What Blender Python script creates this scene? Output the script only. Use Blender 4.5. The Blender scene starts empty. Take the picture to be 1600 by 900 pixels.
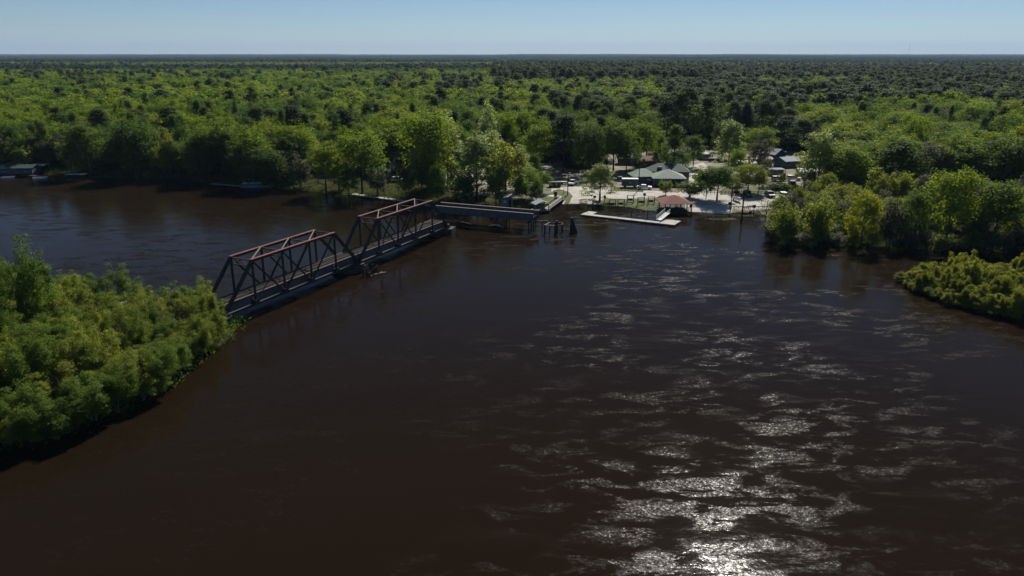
import bpy, math, random
import numpy as np
from mathutils import Vector, Matrix
from mathutils.geometry import delaunay_2d_cdt
R = math.radians
sc = bpy.context.scene
col = sc.collection

# ------------------------------------------------------------------ camera
CF, CP, CH = 1155.0, R(17.6), 43.0
cd = bpy.data.cameras.new('camera'); cam = bpy.data.objects.new('camera', cd); col.objects.link(cam)
cd.sensor_width = 36; cd.lens = 36*CF/1600; cd.clip_start = .5; cd.clip_end = 60000
cam.location = (0, 0, CH); cam.rotation_euler = (R(90)-CP, 0, 0)
sc.camera = cam
# ------------------------------------------------------------------ light
SUN_EL, SUN_AZ = 42.0, 19.0          # azimuth: degrees right of the viewing direction (+Y)
w = bpy.data.worlds.new('World'); sc.world = w; w.use_nodes = True
nt = w.node_tree; bg = nt.nodes['Background']
sky = nt.nodes.new('ShaderNodeTexSky'); sky.sky_type = 'NISHITA'; sky.sun_disc = False
sky.sun_elevation = R(SUN_EL); sky.sun_rotation = R(SUN_AZ)
sky.altitude = 0; sky.air_density = 0.75; sky.dust_density = 0.0; sky.ozone_density = 5.0
nt.links.new(sky.outputs[0], bg.inputs[0]); bg.inputs[1].default_value = 0.05
sl = bpy.data.lights.new('sun', 'SUN'); so = bpy.data.objects.new('sun', sl); col.objects.link(so)
sl.energy = 5.0; sl.angle = R(.5); sl.color = (1, .95, .86)
sd_ = Vector((math.sin(R(SUN_AZ))*math.cos(R(SUN_EL)), math.cos(R(SUN_AZ))*math.cos(R(SUN_EL)), math.sin(R(SUN_EL))))
so.rotation_euler = sd_.to_track_quat('Z', 'Y').to_euler()
sc.view_settings.view_transform = 'Standard'; sc.view_settings.look = 'None'
sc.view_settings.gamma = 1; sc.view_settings.use_curve_mapping = False
sc.view_settings.exposure = 0.4
sc.render.engine = 'CYCLES'

def G(px, py, z=0.0):
    """world x, y of a place in the survey photo at height z"""
    u = (px-800)/CF; v = (py-450)/CF
    dy = math.cos(CP)-v*math.sin(CP); dz = -math.sin(CP)-v*math.cos(CP)
    t = (z-CH)/dz
    return (u*t, dy*t)
def topz(px_top, d):
    v = (px_top-450)/CF
    return CH-d*(math.sin(CP)+v*math.cos(CP))/(math.cos(CP)-v*math.sin(CP))

# ------------------------------------------------------------------ materials
def mat(name, c, rough=.8, metal=0., var=.25, scale=3., bump=0., spec=.3, c2=None, coords='Object'):
    m = bpy.data.materials.new(name); m.use_nodes = True
    n = m.node_tree.nodes; l = m.node_tree.links; b = n['Principled BSDF']
    b.inputs['Roughness'].default_value = rough; b.inputs['Metallic'].default_value = metal
    b.inputs['Specular IOR Level'].default_value = spec
    tc = n.new('ShaderNodeTexCoord'); ns = n.new('ShaderNodeTexNoise')
    ns.inputs['Scale'].default_value = scale; ns.inputs['Detail'].default_value = 6; ns.inputs['Roughness'].default_value = .65
    l.new(tc.outputs[coords], ns.inputs['Vector'])
    cr = n.new('ShaderNodeValToRGB'); l.new(ns.outputs['Fac'], cr.inputs[0])
    a = [max(0, x*(1-var)) for x in c]; z = list(c2) if c2 else [min(1, x*(1+var)) for x in c]
    cr.color_ramp.elements[0].position = .35; cr.color_ramp.elements[0].color = a+[1]
    cr.color_ramp.elements[1].position = .68; cr.color_ramp.elements[1].color = z+[1]
    l.new(cr.outputs[0], b.inputs['Base Color'])
    if bump:
        bp = n.new('ShaderNodeBump'); bp.inputs['Strength'].default_value = bump; bp.inputs['Distance'].default_value = .1
        l.new(ns.outputs['Fac'], bp.inputs['Height']); l.new(bp.outputs[0], b.inputs['Normal'])
    return m

def foliage(name, cols, trans=.3):
    """leaves: colour differs from tree to tree, from clump to clump and over the forest"""
    m = bpy.data.materials.new(name); m.use_nodes = True
    n = m.node_tree.nodes; l = m.node_tree.links; b = n['Principled BSDF']; out = n['Material Output']
    oi = n.new('ShaderNodeObjectInfo'); at = n.new('ShaderNodeAttribute'); at.attribute_name = 'tint'
    geo = n.new('ShaderNodeNewGeometry'); ns = n.new('ShaderNodeTexNoise'); ns.inputs['Scale'].default_value = .012; ns.inputs['Detail'].default_value = 3
    l.new(geo.outputs['Position'], ns.inputs['Vector'])
    a1 = n.new('ShaderNodeMath'); a1.operation = 'MULTIPLY_ADD'; a1.inputs[1].default_value = .62; l.new(oi.outputs['Random'], a1.inputs[0])
    a2 = n.new('ShaderNodeMath'); a2.operation = 'MULTIPLY_ADD'; a2.inputs[1].default_value = .26
    l.new(at.outputs['Fac'], a2.inputs[0])
    a3 = n.new('ShaderNodeMath'); a3.operation = 'MULTIPLY_ADD'; a3.inputs[1].default_value = .9; a3.inputs[2].default_value = -.39
    l.new(ns.outputs['Fac'], a3.inputs[0]); l.new(a3.outputs[0], a1.inputs[2]); l.new(a1.outputs[0], a2.inputs[2])
    cr = n.new('ShaderNodeValToRGB'); l.new(a2.outputs[0], cr.inputs[0])
    e = cr.color_ramp.elements
    while len(e) < len(cols): e.new(.5)
    for i, c in enumerate(cols): e[i].position = i/(len(cols)-1); e[i].color = list(c)+[1]
    b.inputs['Roughness'].default_value = .75; b.inputs['Specular IOR Level'].default_value = .1
    l.new(cr.outputs[0], b.inputs['Base Color'])
    tr = n.new('ShaderNodeBsdfTranslucent'); mx = n.new('ShaderNodeMixShader'); mx.inputs[0].default_value = trans
    hs = n.new('ShaderNodeHueSaturation'); hs.inputs['Hue'].default_value = .49; hs.inputs['Saturation'].default_value = 1.1; hs.inputs['Value'].default_value = 1.75
    l.new(cr.outputs[0], hs.inputs['Color']); l.new(hs.outputs[0], tr.inputs[0])
    l.new(b.outputs[0], mx.inputs[1]); l.new(tr.outputs[0], mx.inputs[2]); l.new(mx.outputs[0], out.inputs[0])
    return m

M = {}
M['bright'] = foliage('leaf_bright', [(.060,.108,.012), (.105,.165,.016), (.145,.205,.020), (.180,.205,.024)], .44)
M['green'] = foliage('leaf_green', [(.036,.074,.013), (.068,.120,.016), (.095,.150,.020)], .38)
M['pale'] = foliage('leaf_pale', [(.175,.220,.080), (.210,.255,.095), (.235,.270,.090)], .55)
M['willow'] = foliage('leaf_willow', [(.105,.150,.024), (.155,.190,.032), (.200,.220,.040)], .52)
M['pine'] = foliage('leaf_pine', [(.030,.052,.015), (.046,.072,.018), (.068,.094,.022)], .34)
M['birch'] = foliage('leaf_birch', [(.060,.110,.018), (.095,.150,.024), (.130,.180,.030)], .5)
M['grey'] = foliage('leaf_grey', [(.055,.058,.034), (.078,.082,.044), (.100,.100,.058)], .3)
M['yellow'] = foliage('leaf_yellow', [(.135,.175,.016), (.185,.215,.020), (.235,.240,.024)], .5)
M['shrub'] = foliage('leaf_shrub', [(.125,.150,.022), (.185,.205,.030), (.235,.240,.038)], .55)
M['bark'] = mat('bark', (.075,.062,.05), .9, scale=2)
M['barkgrey'] = mat('bark_grey', (.15,.14,.12), .9, scale=2)
M['barkdark'] = mat('bark_dark', (.03,.026,.022), .9, scale=2)
M['steel'] = mat('weathered_steel', (.040,.042,.046), .75, .2, .35, 1.2, c2=(.075,.055,.045))
M['girder'] = mat('girder_steel', (.085,.10,.12), .7, .1, .35, .8)
M['rust'] = mat('rust', (.15,.047,.032), .85, 0, .4, 1.5, c2=(.21,.08,.057))
M['rustpale'] = mat('rust_pale', (.17,.125,.11), .85, 0, .4, 2)
M['tie'] = mat('old_timber_ties', (.036,.033,.030), .95, 0, .5, 2.5, .4)
M['timber'] = mat('wet_timber', (.035,.030,.026), .9, 0, .4, 3, .4)
M['timberpale'] = mat('grey_timber', (.26,.23,.20), .9, 0, .3, 3, .3)
M['concrete'] = mat('concrete', (.36,.34,.30), .9, 0, .22, .8, .2)
M['pierdark'] = mat('stained_masonry', (.05,.045,.04), .9, 0, .4, .8, .5)
M['debris'] = mat('driftwood', (.35,.30,.26), .9, 0, .4, 4, .4)
M['roofred'] = mat('red_shingle', (.165,.045,.03), .85, 0, .25, 2, .2)
M['roofgreen'] = mat('sage_canvas', (.15,.20,.15), .7, 0, .12, .5)
M['roofdark'] = mat('dark_green_roof', (.03,.05,.045), .7, 0, .3, 1)
M['wallgreen'] = mat('blue_green_panel', (.065,.095,.095), .7, 0, .2, 1)
M['roofmetal'] = mat('metal_roof', (.24,.28,.31), .85, 0, .12, .6)
M['roofwhite'] = mat('white_roof', (.50,.50,.48), .6, 0, .1, .8)
M['rooftan'] = mat('tan_roof', (.42,.37,.31), .8, 0, .15, 1)
M['roofbrown'] = mat('brown_roof', (.16,.085,.06), .85, 0, .3, 1.5)
M['roofgrey'] = mat('grey_roof', (.19,.19,.19), .85, 0, .25, 1.5)
M['wallwhite'] = mat('white_siding', (.5,.5,.48), .7, 0, .1, 1)
M['wallgrey'] = mat('grey_siding', (.16,.16,.155), .8, 0, .2, 1)
M['wallbrown'] = mat('brown_siding', (.12,.08,.055), .85, 0, .3, 1)
M['wallblue'] = mat('blue_siding', (.045,.07,.11), .8, 0, .25, 1)
M['glass'] = mat('window_glass', (.012,.015,.018), .08, 0, .1, 1, spec=.6)
M['tyre'] = mat('tyre_rubber', (.015,.015,.015), .9)
M['carred'] = mat('red_paint', (.22,.018,.02), .3, .2, .05, 1, spec=.6)
M['cardark'] = mat('dark_paint', (.018,.022,.024), .3, .2, .05, 1, spec=.6)
M['cargreen'] = mat('dark_green_paint', (.02,.032,.02), .3, .2, .05, 1, spec=.6)
M['cargrey'] = mat('grey_paint', (.10,.105,.11), .3, .3, .05, 1, spec=.6)
M['carwhite'] = mat('white_paint', (.75,.75,.74), .3, 0, .04, 1, spec=.6)
M['cartan'] = mat('tan_paint', (.22,.19,.15), .3, .3, .05, 1, spec=.6)
M['black'] = mat('black_plastic', (.012,.012,.013), .6)
M['blue'] = mat('blue_sign_paint', (.03,.09,.19), .5, 0, .1, 1)
M['boatblue'] = mat('boat_blue', (.05,.12,.24), .4, 0, .15, 1)
M['cloth_red'] = mat('orange_red_paint', (.40,.10,.05), .7)
M['galv'] = mat('galvanised_steel', (.32,.33,.34), .6, .2, .1, 2)
M['bin'] = mat('bin_metal', (.07,.065,.06), .8, .1, .3, 1)

# ------------------------------------------------------------------ mesh builder
class MB:
    def __init__(s): s.v = []; s.f = []
    def add(s, vs, fs):
        k = len(s.v); s.v += [tuple(p) for p in vs]; s.f += [tuple(i+k for i in f) for f in fs]; return s
    def box(s, c, d, rz=0, rot=None):
        h = [x/2 for x in d]; c = Vector(c)
        m = rot if rot is not None else Matrix.Rotation(rz, 3, 'Z')
        vs = [c+m @ Vector((x*h[0], y*h[1], z*h[2])) for z in (-1, 1) for y in (-1, 1) for x in (-1, 1)]
        return s.add(vs, [(0,2,3,1), (4,5,7,6), (0,1,5,4), (2,6,7,3), (0,4,6,2), (1,3,7,5)])
    def bar(s, a, b, w, h=None):
        a = Vector(a); b = Vector(b); h = h or w; d = (b-a)
        q = d.to_track_quat('X', 'Z').to_matrix()
        return s.box((a+b)/2, (d.length, w, h), rot=q)
    def tube(s, pts, rads, n=6, caps=True):
        pts = [Vector(p) for p in pts]; vs = []; fs = []
        for i, p in enumerate(pts):
            d = (pts[min(i+1, len(pts)-1)]-pts[max(i-1, 0)]).normalized()
            q = d.to_track_quat('Z', 'Y').to_matrix()
            for k in range(n):
                a = 2*math.pi*k/n; vs.append(p+q @ Vector((math.cos(a)*rads[i], math.sin(a)*rads[i], 0)))
        for i in range(len(pts)-1):
            for k in range(n):
                k2 = (k+1) % n; fs.append((i*n+k, i*n+k2, (i+1)*n+k2, (i+1)*n+k))
        if caps: fs.append(tuple(range(n))[::-1]); fs.append(tuple(range((len(pts)-1)*n, len(pts)*n)))
        return s.add(vs, fs)
    def prism(s, poly, y0, y1):
        """polygon in x, z extruded along y"""
        n = len(poly); vs = [(x, y0, z) for x, z in poly]+[(x, y1, z) for x, z in poly]
        fs = [tuple(range(n)), tuple(range(n, 2*n))[::-1]]+[(i, i+n, (i+1) % n+n, (i+1) % n) for i in range(n)]
        return s.add(vs, fs)
    def build(s, name, m, parent=None, loc=(0,0,0)):
        me = bpy.data.meshes.new(name); me.from_pydata(s.v, [], s.f); me.materials.append(m); me.update()
        o = bpy.data.objects.new(name, me); col.objects.link(o); o.parent = parent; o.location = loc
        return o
def tag(o, label=None, cat=None, group=None, kind=None):
    if label: o['label'] = label
    if cat: o['category'] = cat
    if group: o['group'] = group
    if kind: o['kind'] = kind
    return o
def thing(name, label, cat, loc, rz=0, group=None):
    o = bpy.data.objects.new(name, None); col.objects.link(o); o.empty_display_size = .2
    o.location = loc; o.rotation_euler = (0, 0, rz)
    return tag(o, label, cat, group)

# ------------------------------------------------------------------ land and water
def gp(pts, z=0): return [G(x, y, z) for x, y in pts]
MAIN = [(-9000,1500), (-700,420)] + gp([(-160,262), (0,268), (60,273), (130,276), (210,279), (330,286), (400,293), (480,299), (560,306), (640,316),
        (700,317), (760,321), (820,320), (873,318), (905,318), (945,320), (985,323), (1010,328), (1040,330), (1078,330), (1137,334), (1150,330), (1192,333)]) \
       + [(70,190), (63,176), (66,171.5), (80,169), (95,165.8), (112,163), (160,158), (260,150), (700,60), (9000,-400), (26000,-400), (26000,26000), (-26000,26000), (-26000,1500)]
NEAR = [(-45.5,116.5), (-44.6,108)] + gp([(330,548), (262,610), (200,640), (100,682), (0,706)]) + [(-80,62), (-140,40), (-400,-40), (-700,-40), (-700,170), (-300,140), (-150,131), (-100,127), (-70,122), (-50,119.5)]
ISLE = gp([(1416,441), (1440,458), (1480,474), (1530,487), (1600,502)]) + [(105,112), (150,108), (170,125), (150,140), (112,143), (96,143), (85,143)]
def sdist(x, y, poly):
    """signed distance, positive inside"""
    P = np.array(poly); Q = np.roll(P, -1, 0); best = np.full(x.shape, 1e12); ins = np.zeros(x.shape, bool)
    for (ax, ay), (bx, by) in zip(P, Q):
        dx, dy = bx-ax, by-ay; t = np.clip(((x-ax)*dx+(y-ay)*dy)/(dx*dx+dy*dy+1e-9), 0, 1)
        best = np.minimum(best, (x-ax-t*dx)**2+(y-ay-t*dy)**2)
        c = ((ay > y) != (by > y)); ins ^= c & (x < (bx-ax)*(y-ay)/((by-ay) if by != ay else 1e-9)+ax)
    return np.where(ins, 1, -1)*np.sqrt(best)
def inside(x, y, poly): return sdist(np.asarray(x, float), np.asarray(y, float), poly) > 0
def terr(x, y):
    x = np.asarray(x, float); y = np.asarray(y, float)
    d = np.maximum(np.maximum(sdist(x, y, MAIN), sdist(x, y, NEAR)), sdist(x, y, ISLE))
    wob = .6*np.sin(x*.9+1.3*np.sin(y*.5))+.5*np.sin(y*1.1+x*.31)
    d = d+wob*.5*(np.abs(d) < 40)
    z = np.clip(.22*d, -2.0, .95)
    z = np.where(d > 0, .95*(1-np.exp(-d*.22/.95)), z)
    return z
def tz(x, y): return float(terr(np.array([x]), np.array([y]))[0])

def axis(lo, f0, f1, hi, fine, g=1.16, first=3.0):
    a = list(np.arange(f0, f1+.01, fine)); s = first; v = f1
    while v < hi: v += s; s *= g; a.append(min(v, hi))
    s = first; v = f0
    while v > lo: v -= s; s *= g; a.insert(0, max(v, lo))
    return np.array(a)
def grid_mesh(name, xs, ys, zf, m):
    X, Y = np.meshgrid(xs, ys); Z = zf(X, Y); nx, ny = len(xs), len(ys)
    co = np.stack([X, Y, Z], -1).reshape(-1, 3)
    i = (np.arange(ny-1)[:, None]*nx+np.arange(nx-1)[None]).reshape(-1, 1)
    F = np.hstack([i, i+1, i+nx+1, i+nx]); return np_mesh(name, co, F, m)
def np_mesh(name, co, F, m, tint=None, smooth=False):
    me = bpy.data.meshes.new(name); k = F.shape[1]
    me.vertices.add(len(co)); me.vertices.foreach_set('co', co.astype(np.float32).ravel())
    me.loops.add(F.size); me.loops.foreach_set('vertex_index', F.astype(np.int32).ravel())
    me.polygons.add(len(F)); me.polygons.foreach_set('loop_start', np.arange(0, F.size, k, dtype=np.int32))
    me.polygons.foreach_set('loop_total', np.full(len(F), k, np.int32))
    if tint is not None:
        a = me.attributes.new('tint', 'FLOAT', 'FACE'); a.data.foreach_set('value', tint.astype(np.float32))
    me.update(calc_edges=True); me.materials.append(m)
    if smooth: me.polygons.foreach_set('use_smooth', np.ones(len(F), bool))
    return me
def link(name, me, parent=None, **k):
    o = bpy.data.objects.new(name, me); col.objects.link(o); o.parent = parent; return tag(o, **k) if k else o

def ground_mat():
    m = mat('forest_floor', (.038,.032,.020), .95, 0, .4, .35, c2=(.055,.062,.022), coords='Object', spec=0.)
    return m
xs = axis(-24000, -110, 175, 24000, 1.6); ys = axis(-600, 58, 330, 24000, 1.6)
link('ground', grid_mesh('ground', xs, ys, terr, ground_mat()), kind='structure')

def water_mat():
    m = bpy.data.materials.new('river_water'); m.use_nodes = True
    n = m.node_tree.nodes; l = m.node_tree.links; b = n['Principled BSDF']
    def N(t, **k):
        o = n.new(t)
        for a, v in k.items(): o.inputs[a].default_value = v
        return o
    def math_(op, a, b_=None, c=None):
        o = n.new('ShaderNodeMath'); o.operation = op
        for i, v in enumerate((a, b_, c)):
            if v is None: continue
            if isinstance(v, (int, float)): o.inputs[i].default_value = v
            else: l.new(v, o.inputs[i])
        return o.outputs[0]
    tc = n.new('ShaderNodeTexCoord'); P = tc.outputs['Object']
    def noise(scale, sx=1, sy=1, det=3, rough=.5, dist=0, rot=0):
        mp = n.new('ShaderNodeMapping'); mp.inputs['Scale'].default_value = (sx, sy, 1); mp.inputs['Rotation'].default_value = (0, 0, rot); l.new(P, mp.inputs[0])
        o = N('ShaderNodeTexNoise', Scale=scale, Detail=det, Roughness=rough, Distortion=dist); l.new(mp.outputs[0], o.inputs['Vector']); return o.outputs['Fac']
    def ramp(v, lo, hi):
        o = n.new('ShaderNodeMapRange'); o.interpolation_type = 'SMOOTHSTEP'; o.inputs[1].default_value = lo; o.inputs[2].default_value = hi
        l.new(v, o.inputs[0]); return o.outputs[0]
    # current-ruffled patches between slicks, swirled
    p1 = ramp(noise(.26, .62, 1.5, 10, .72, .5, .18), .485, .62)
    p2 = ramp(noise(.035, .8, 1.2, 4, .55, .9), .40, .60)
    p3 = ramp(noise(2.4, .8, 1.2, 3, .6, .3), .40, .62)
    patch = math_('MULTIPLY', math_('MULTIPLY', p1, math_('MULTIPLY_ADD', p3, .55, .45)), math_('MULTIPLY_ADD', p2, .85, .15))
    silt = noise(.012, .6, 1.3, 5, .6, 1.0)
    mixc = N('ShaderNodeMix'); mixc.data_type = 'RGBA'
    l.new(silt, mixc.inputs['Factor']); mixc.inputs[6].default_value = (.0080,.0051,.0026,1); mixc.inputs[7].default_value = (.0132,.0084,.0042,1)
    l.new(mixc.outputs[2], b.inputs['Base Color'])
    b.inputs['IOR'].default_value = 1.33; b.inputs['Specular IOR Level'].default_value = .048
    l.new(math_('MULTIPLY_ADD', math_('POWER', patch, .5), .30, .085), b.inputs['Roughness'])
    # wavelet facets of the ruffled water: each a small tilted mirror
    def facets(scale, sy):
        mp = n.new('ShaderNodeMapping'); mp.inputs['Scale'].default_value = (1, sy, 1); l.new(P, mp.inputs[0])
        vo = n.new('ShaderNodeTexVoronoi'); vo.voronoi_dimensions = '2D'; vo.inputs['Scale'].default_value = scale; l.new(mp.outputs[0], vo.inputs['Vector'])
        s_ = n.new('ShaderNodeVectorMath'); s_.operation = 'SUBTRACT'; l.new(vo.outputs['Color'], s_.inputs[0]); s_.inputs[1].default_value = (.5, .5, .5); return s_.outputs[0]
    ad = n.new('ShaderNodeVectorMath'); ad.operation = 'ADD'; l.new(facets(10.0, 1.3), ad.inputs[0]); l.new(facets(4.0, 1.2), ad.inputs[1])
    scl = n.new('ShaderNodeVectorMath'); scl.operation = 'SCALE'; l.new(ad.outputs[0], scl.inputs[0]); l.new(math_('MULTIPLY_ADD', patch, .36, .012), scl.inputs['Scale'])
    fl = n.new('ShaderNodeVectorMath'); fl.operation = 'MULTIPLY'; l.new(scl.outputs[0], fl.inputs[0]); fl.inputs[1].default_value = (.62, 1, 0)
    up = n.new('ShaderNodeVectorMath'); up.operation = 'ADD'; l.new(fl.outputs[0], up.inputs[0]); up.inputs[1].default_value = (0, 0, 1)
    nm = n.new('ShaderNodeVectorMath'); nm.operation = 'NORMALIZE'; l.new(up.outputs[0], nm.inputs[0])
    h2 = noise(.9, .8, 1.3, 4, .6, .4)        # chop of the current
    h3 = noise(.12, 1, 1.3, 2, .5, .8)
    bp2 = n.new('ShaderNodeBump'); bp2.inputs['Distance'].default_value = .06; bp2.inputs['Strength'].default_value = .35
    l.new(h2, bp2.inputs['Height']); l.new(nm.outputs[0], bp2.inputs['Normal'])
    bp3 = n.new('ShaderNodeBump'); bp3.inputs['Distance'].default_value = .2; bp3.inputs['Strength'].default_value = .3
    l.new(h3, bp3.inputs['Height']); l.new(bp2.outputs[0], bp3.inputs['Normal'])
    l.new(bp3.outputs[0], b.inputs['Normal'])
    return m
wm = bpy.data.meshes.new('river'); wm.from_pydata([(-9000,-600,0), (9000,-600,0), (9000,1500,0), (-9000,1500,0)], [], [(0,1,2,3)]); wm.materials.append(water_mat())
link('river', wm, kind='structure')

def sheet(name, poly, off, m, step=1.6, **k):
    pts = [Vector(p) for p in poly]; n = len(pts); bd = []
    for i in range(n):
        a, b = pts[i], pts[(i+1) % n]; q = max(1, int((b-a).length/step))
        bd += [a+(b-a)*j/q for j in range(q)]
    nb = len(bd); x0, x1 = min(p.x for p in bd), max(p.x for p in bd); y0, y1 = min(p.y for p in bd), max(p.y for p in bd)
    gx, gy = np.meshgrid(np.arange(x0, x1, step), np.arange(y0, y1, step)); d = sdist(gx, gy, [tuple(p) for p in pts])
    inn = [Vector((a, b)) for a, b in zip(gx[d > step*.4], gy[d > step*.4])]
    v, e, f, *_ = delaunay_2d_cdt(bd+inn, [(i, (i+1) % nb) for i in range(nb)], [], 1, 1e-4)
    zz = terr(np.array([p.x for p in v]), np.array([p.y for p in v]))+off
    me = bpy.data.meshes.new(name); me.from_pydata([(p.x, p.y, z) for p, z in zip(v, zz)], [], f); me.materials.append(m)
    return link(name, me, **k)
M['gravel'] = mat('pale_gravel', (.36,.335,.295), .95, 0, .2, .5, .3, c2=(.47,.44,.395))
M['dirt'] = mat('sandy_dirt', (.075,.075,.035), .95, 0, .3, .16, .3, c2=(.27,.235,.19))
M['lawn'] = mat('lawn_grass', (.055,.080,.015), .95, 0, .3, .6, .5, c2=(.10,.115,.025))
M['path'] = mat('concrete_path', (.46,.44,.40), .9, 0, .15, 1)
Z = .9
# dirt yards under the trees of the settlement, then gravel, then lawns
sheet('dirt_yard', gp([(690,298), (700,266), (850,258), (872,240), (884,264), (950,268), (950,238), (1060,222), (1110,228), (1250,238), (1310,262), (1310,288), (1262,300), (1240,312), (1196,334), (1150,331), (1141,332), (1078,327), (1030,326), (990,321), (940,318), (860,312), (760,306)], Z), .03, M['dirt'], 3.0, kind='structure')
sheet('gravel_road', gp([(874,320), (861,305), (862,293), (880,291), (960,293), (1060,302), (1075,290), (1072,262), (1098,254), (1108,262), (1100,280), (1105,296), (1150,306), (1262,308), (1230,326), (1140,324), (1141,335), (1076,331), (1062,306), (1025,309), (930,312), (937,321), (905,321)], Z), .07, M['gravel'], 1.6, kind='structure')
sheet('gravel_clearing', gp([(700,284), (740,273), (846,262), (862,254), (864,264), (852,270), (850,284), (790,290)], Z), .07, M['gravel'], 2.0, kind='structure')
for pts in ([(858,318), (842,313), (858,302), (872,296), (888,300), (895,306), (890,313), (876,319)],
            [(936,316), (945,309.5), (1030,312.5), (1032,327.5), (1010,326), (985,319)],
            [(1141,331.5), (1148,325), (1196,326), (1200,331), (1150,330)],
            [(1124,305), (1128,295), (1230,292), (1235,303)],
            [(868,292.5), (870,287), (905,288), (906,292)],
            [(955,298.5), (960,293), (1005,297), (1005,300.5)],
            [(1085,276), (1088,266), (1104,265), (1104,275)]):
    sheet('lawn', gp(pts, Z), .11, M['lawn'], 1.6, kind='structure')
sheet('path', gp([(838,304), (860,305), (874,305), (884,312), (880,315), (872,307.5), (858,307), (838,306)], Z), .15, M['path'], 1.6, kind='structure')
sheet('boat_ramp', gp([(1080,332), (1078,320), (1146,320), (1139,337)], Z), .12, M['path'], 1.6, kind='structure')

# ------------------------------------------------------------------ trees
def lobes(rng, k=9):
    d = rng.normal(size=(k, 3)); d /= np.linalg.norm(d, axis=1)[:, None]; a = rng.uniform(-.42, .40, k)
    return lambda u: 1+(np.clip(u @ d.T, 0, 1)**4 @ a)
def crown_mesh(name, seed, H, Rr, z0, nc, nl, leaf, cr, m, shape='round', flat=.75, outer=.45):
    rng = np.random.default_rng(seed); lb = lobes(rng)
    u = rng.normal(size=(nc, 3)); u /= np.linalg.norm(u, axis=1)[:, None]
    u[:, 2] = np.where(u[:, 2] < -.72, -u[:, 2]*rng.uniform(.2, 1, nc), u[:, 2])
    u /= np.linalg.norm(u, axis=1)[:, None]
    rad = rng.uniform(outer, 1, nc)**.8*lb(u); c = u*rad[:, None]
    hc = (H-z0)/2; zc = z0+hc
    if shape == 'pine':
        lev = z0+(H-z0)*rng.uniform(0, 1, nc)**.8; t = (lev-z0)/(H-z0)
        a = rng.uniform(0, 6.283, nc)+np.floor(lev/1.4)*2.1; rr = Rr*(1-.72*t**1.6)*rng.uniform(.25, 1, nc)**.6*lb(np.stack([np.cos(a), np.sin(a), t], -1))
        C = np.stack([np.cos(a)*rr, np.sin(a)*rr, lev-.08*rr], -1)
    elif shape == 'cone':
        t = rng.uniform(0, 1, nc)**1.25; a = rng.uniform(0, 6.283, nc); rr = Rr*(1-t)**.75*rng.uniform(.4, 1, nc)**.7*lb(np.stack([np.cos(a), np.sin(a), t-.5], -1))
        C = np.stack([np.cos(a)*rr, np.sin(a)*rr, z0+t*(H-z0)], -1)
    else:
        C = c*np.array([Rr, Rr, hc])+np.array([0, 0, zc])
        if shape == 'egg': s = 1.15-.5*np.clip((C[:, 2]-z0)/(H-z0), 0, 1); C[:, :2] *= s[:, None]
        if shape == 'plume':          # several upright stems of unequal height
            ns_ = 7; a = np.arange(ns_)*2.4+rng.uniform(0, 6); q = Rr*np.sqrt((np.arange(ns_)+.3)/ns_)*.72
            sx, sy = np.cos(a)*q, np.sin(a)*q; hh = (H-z0)*rng.uniform(.55, 1, ns_)*(1-.25*q/Rr); j = rng.integers(0, ns_, nc)
            lean = c[:, 2]*.5+.5
            C = np.stack([sx[j]*(1+.35*lean)+c[:, 0]*Rr*.36*(1.15-.6*lean), sy[j]*(1+.35*lean)+c[:, 1]*Rr*.36*(1.15-.6*lean), z0+hh[j]*lean], -1)
    rq = np.percentile(np.hypot(C[:, 0], C[:, 1]), 94); C[:, :2] *= max(.5, Rr-cr*.55)/rq
    zq = np.percentile(C[:, 2], 98.5); C[:, 2] = z0+(C[:, 2]-z0)*(H-cr*.6-z0)/(zq-z0)
    # leaves
    C[:, 2] = np.maximum(C[:, 2], .4)
    cs = cr*rng.uniform(.65, 1.35, nc)
    off = rng.normal(size=(nc, nl, 3)); ol = np.linalg.norm(off, axis=2, keepdims=True); off = off/ol*np.clip(ol*.55, 0, 1.25)
    pts = C[:, None]+off*cs[:, None, None]*np.array([1, 1, flat])
    n = .5*off+rng.normal(size=off.shape)*.55+np.array([0, 0, .85])+.35*(C[:, None]-np.array([0, 0, zc]))/max(Rr, hc)
    n /= np.linalg.norm(n, axis=2, keepdims=True)
    pts = pts.reshape(-1, 3); n = n.reshape(-1, 3); K = len(pts)
    r = rng.normal(size=(K, 3)); a = np.cross(n, r); a /= np.linalg.norm(a, axis=1)[:, None]; b = np.cross(n, a)
    s = leaf*rng.uniform(.55, 1.3, K)[:, None]; e = rng.uniform(.5, 1, K)[:, None]*(.6 if leaf < .2 else 1)
    V = np.stack([pts+a*s, pts+b*s*e*.8, pts-a*s*.8, pts-b*s*e], 1).reshape(-1, 3)
    F = np.arange(K*4).reshape(-1, 4)
    tint = np.repeat(rng.uniform(0, 1, nc), nl)*.7+rng.uniform(0, .3, K)
    return np_mesh(name, V, F, m, tint), C
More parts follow.
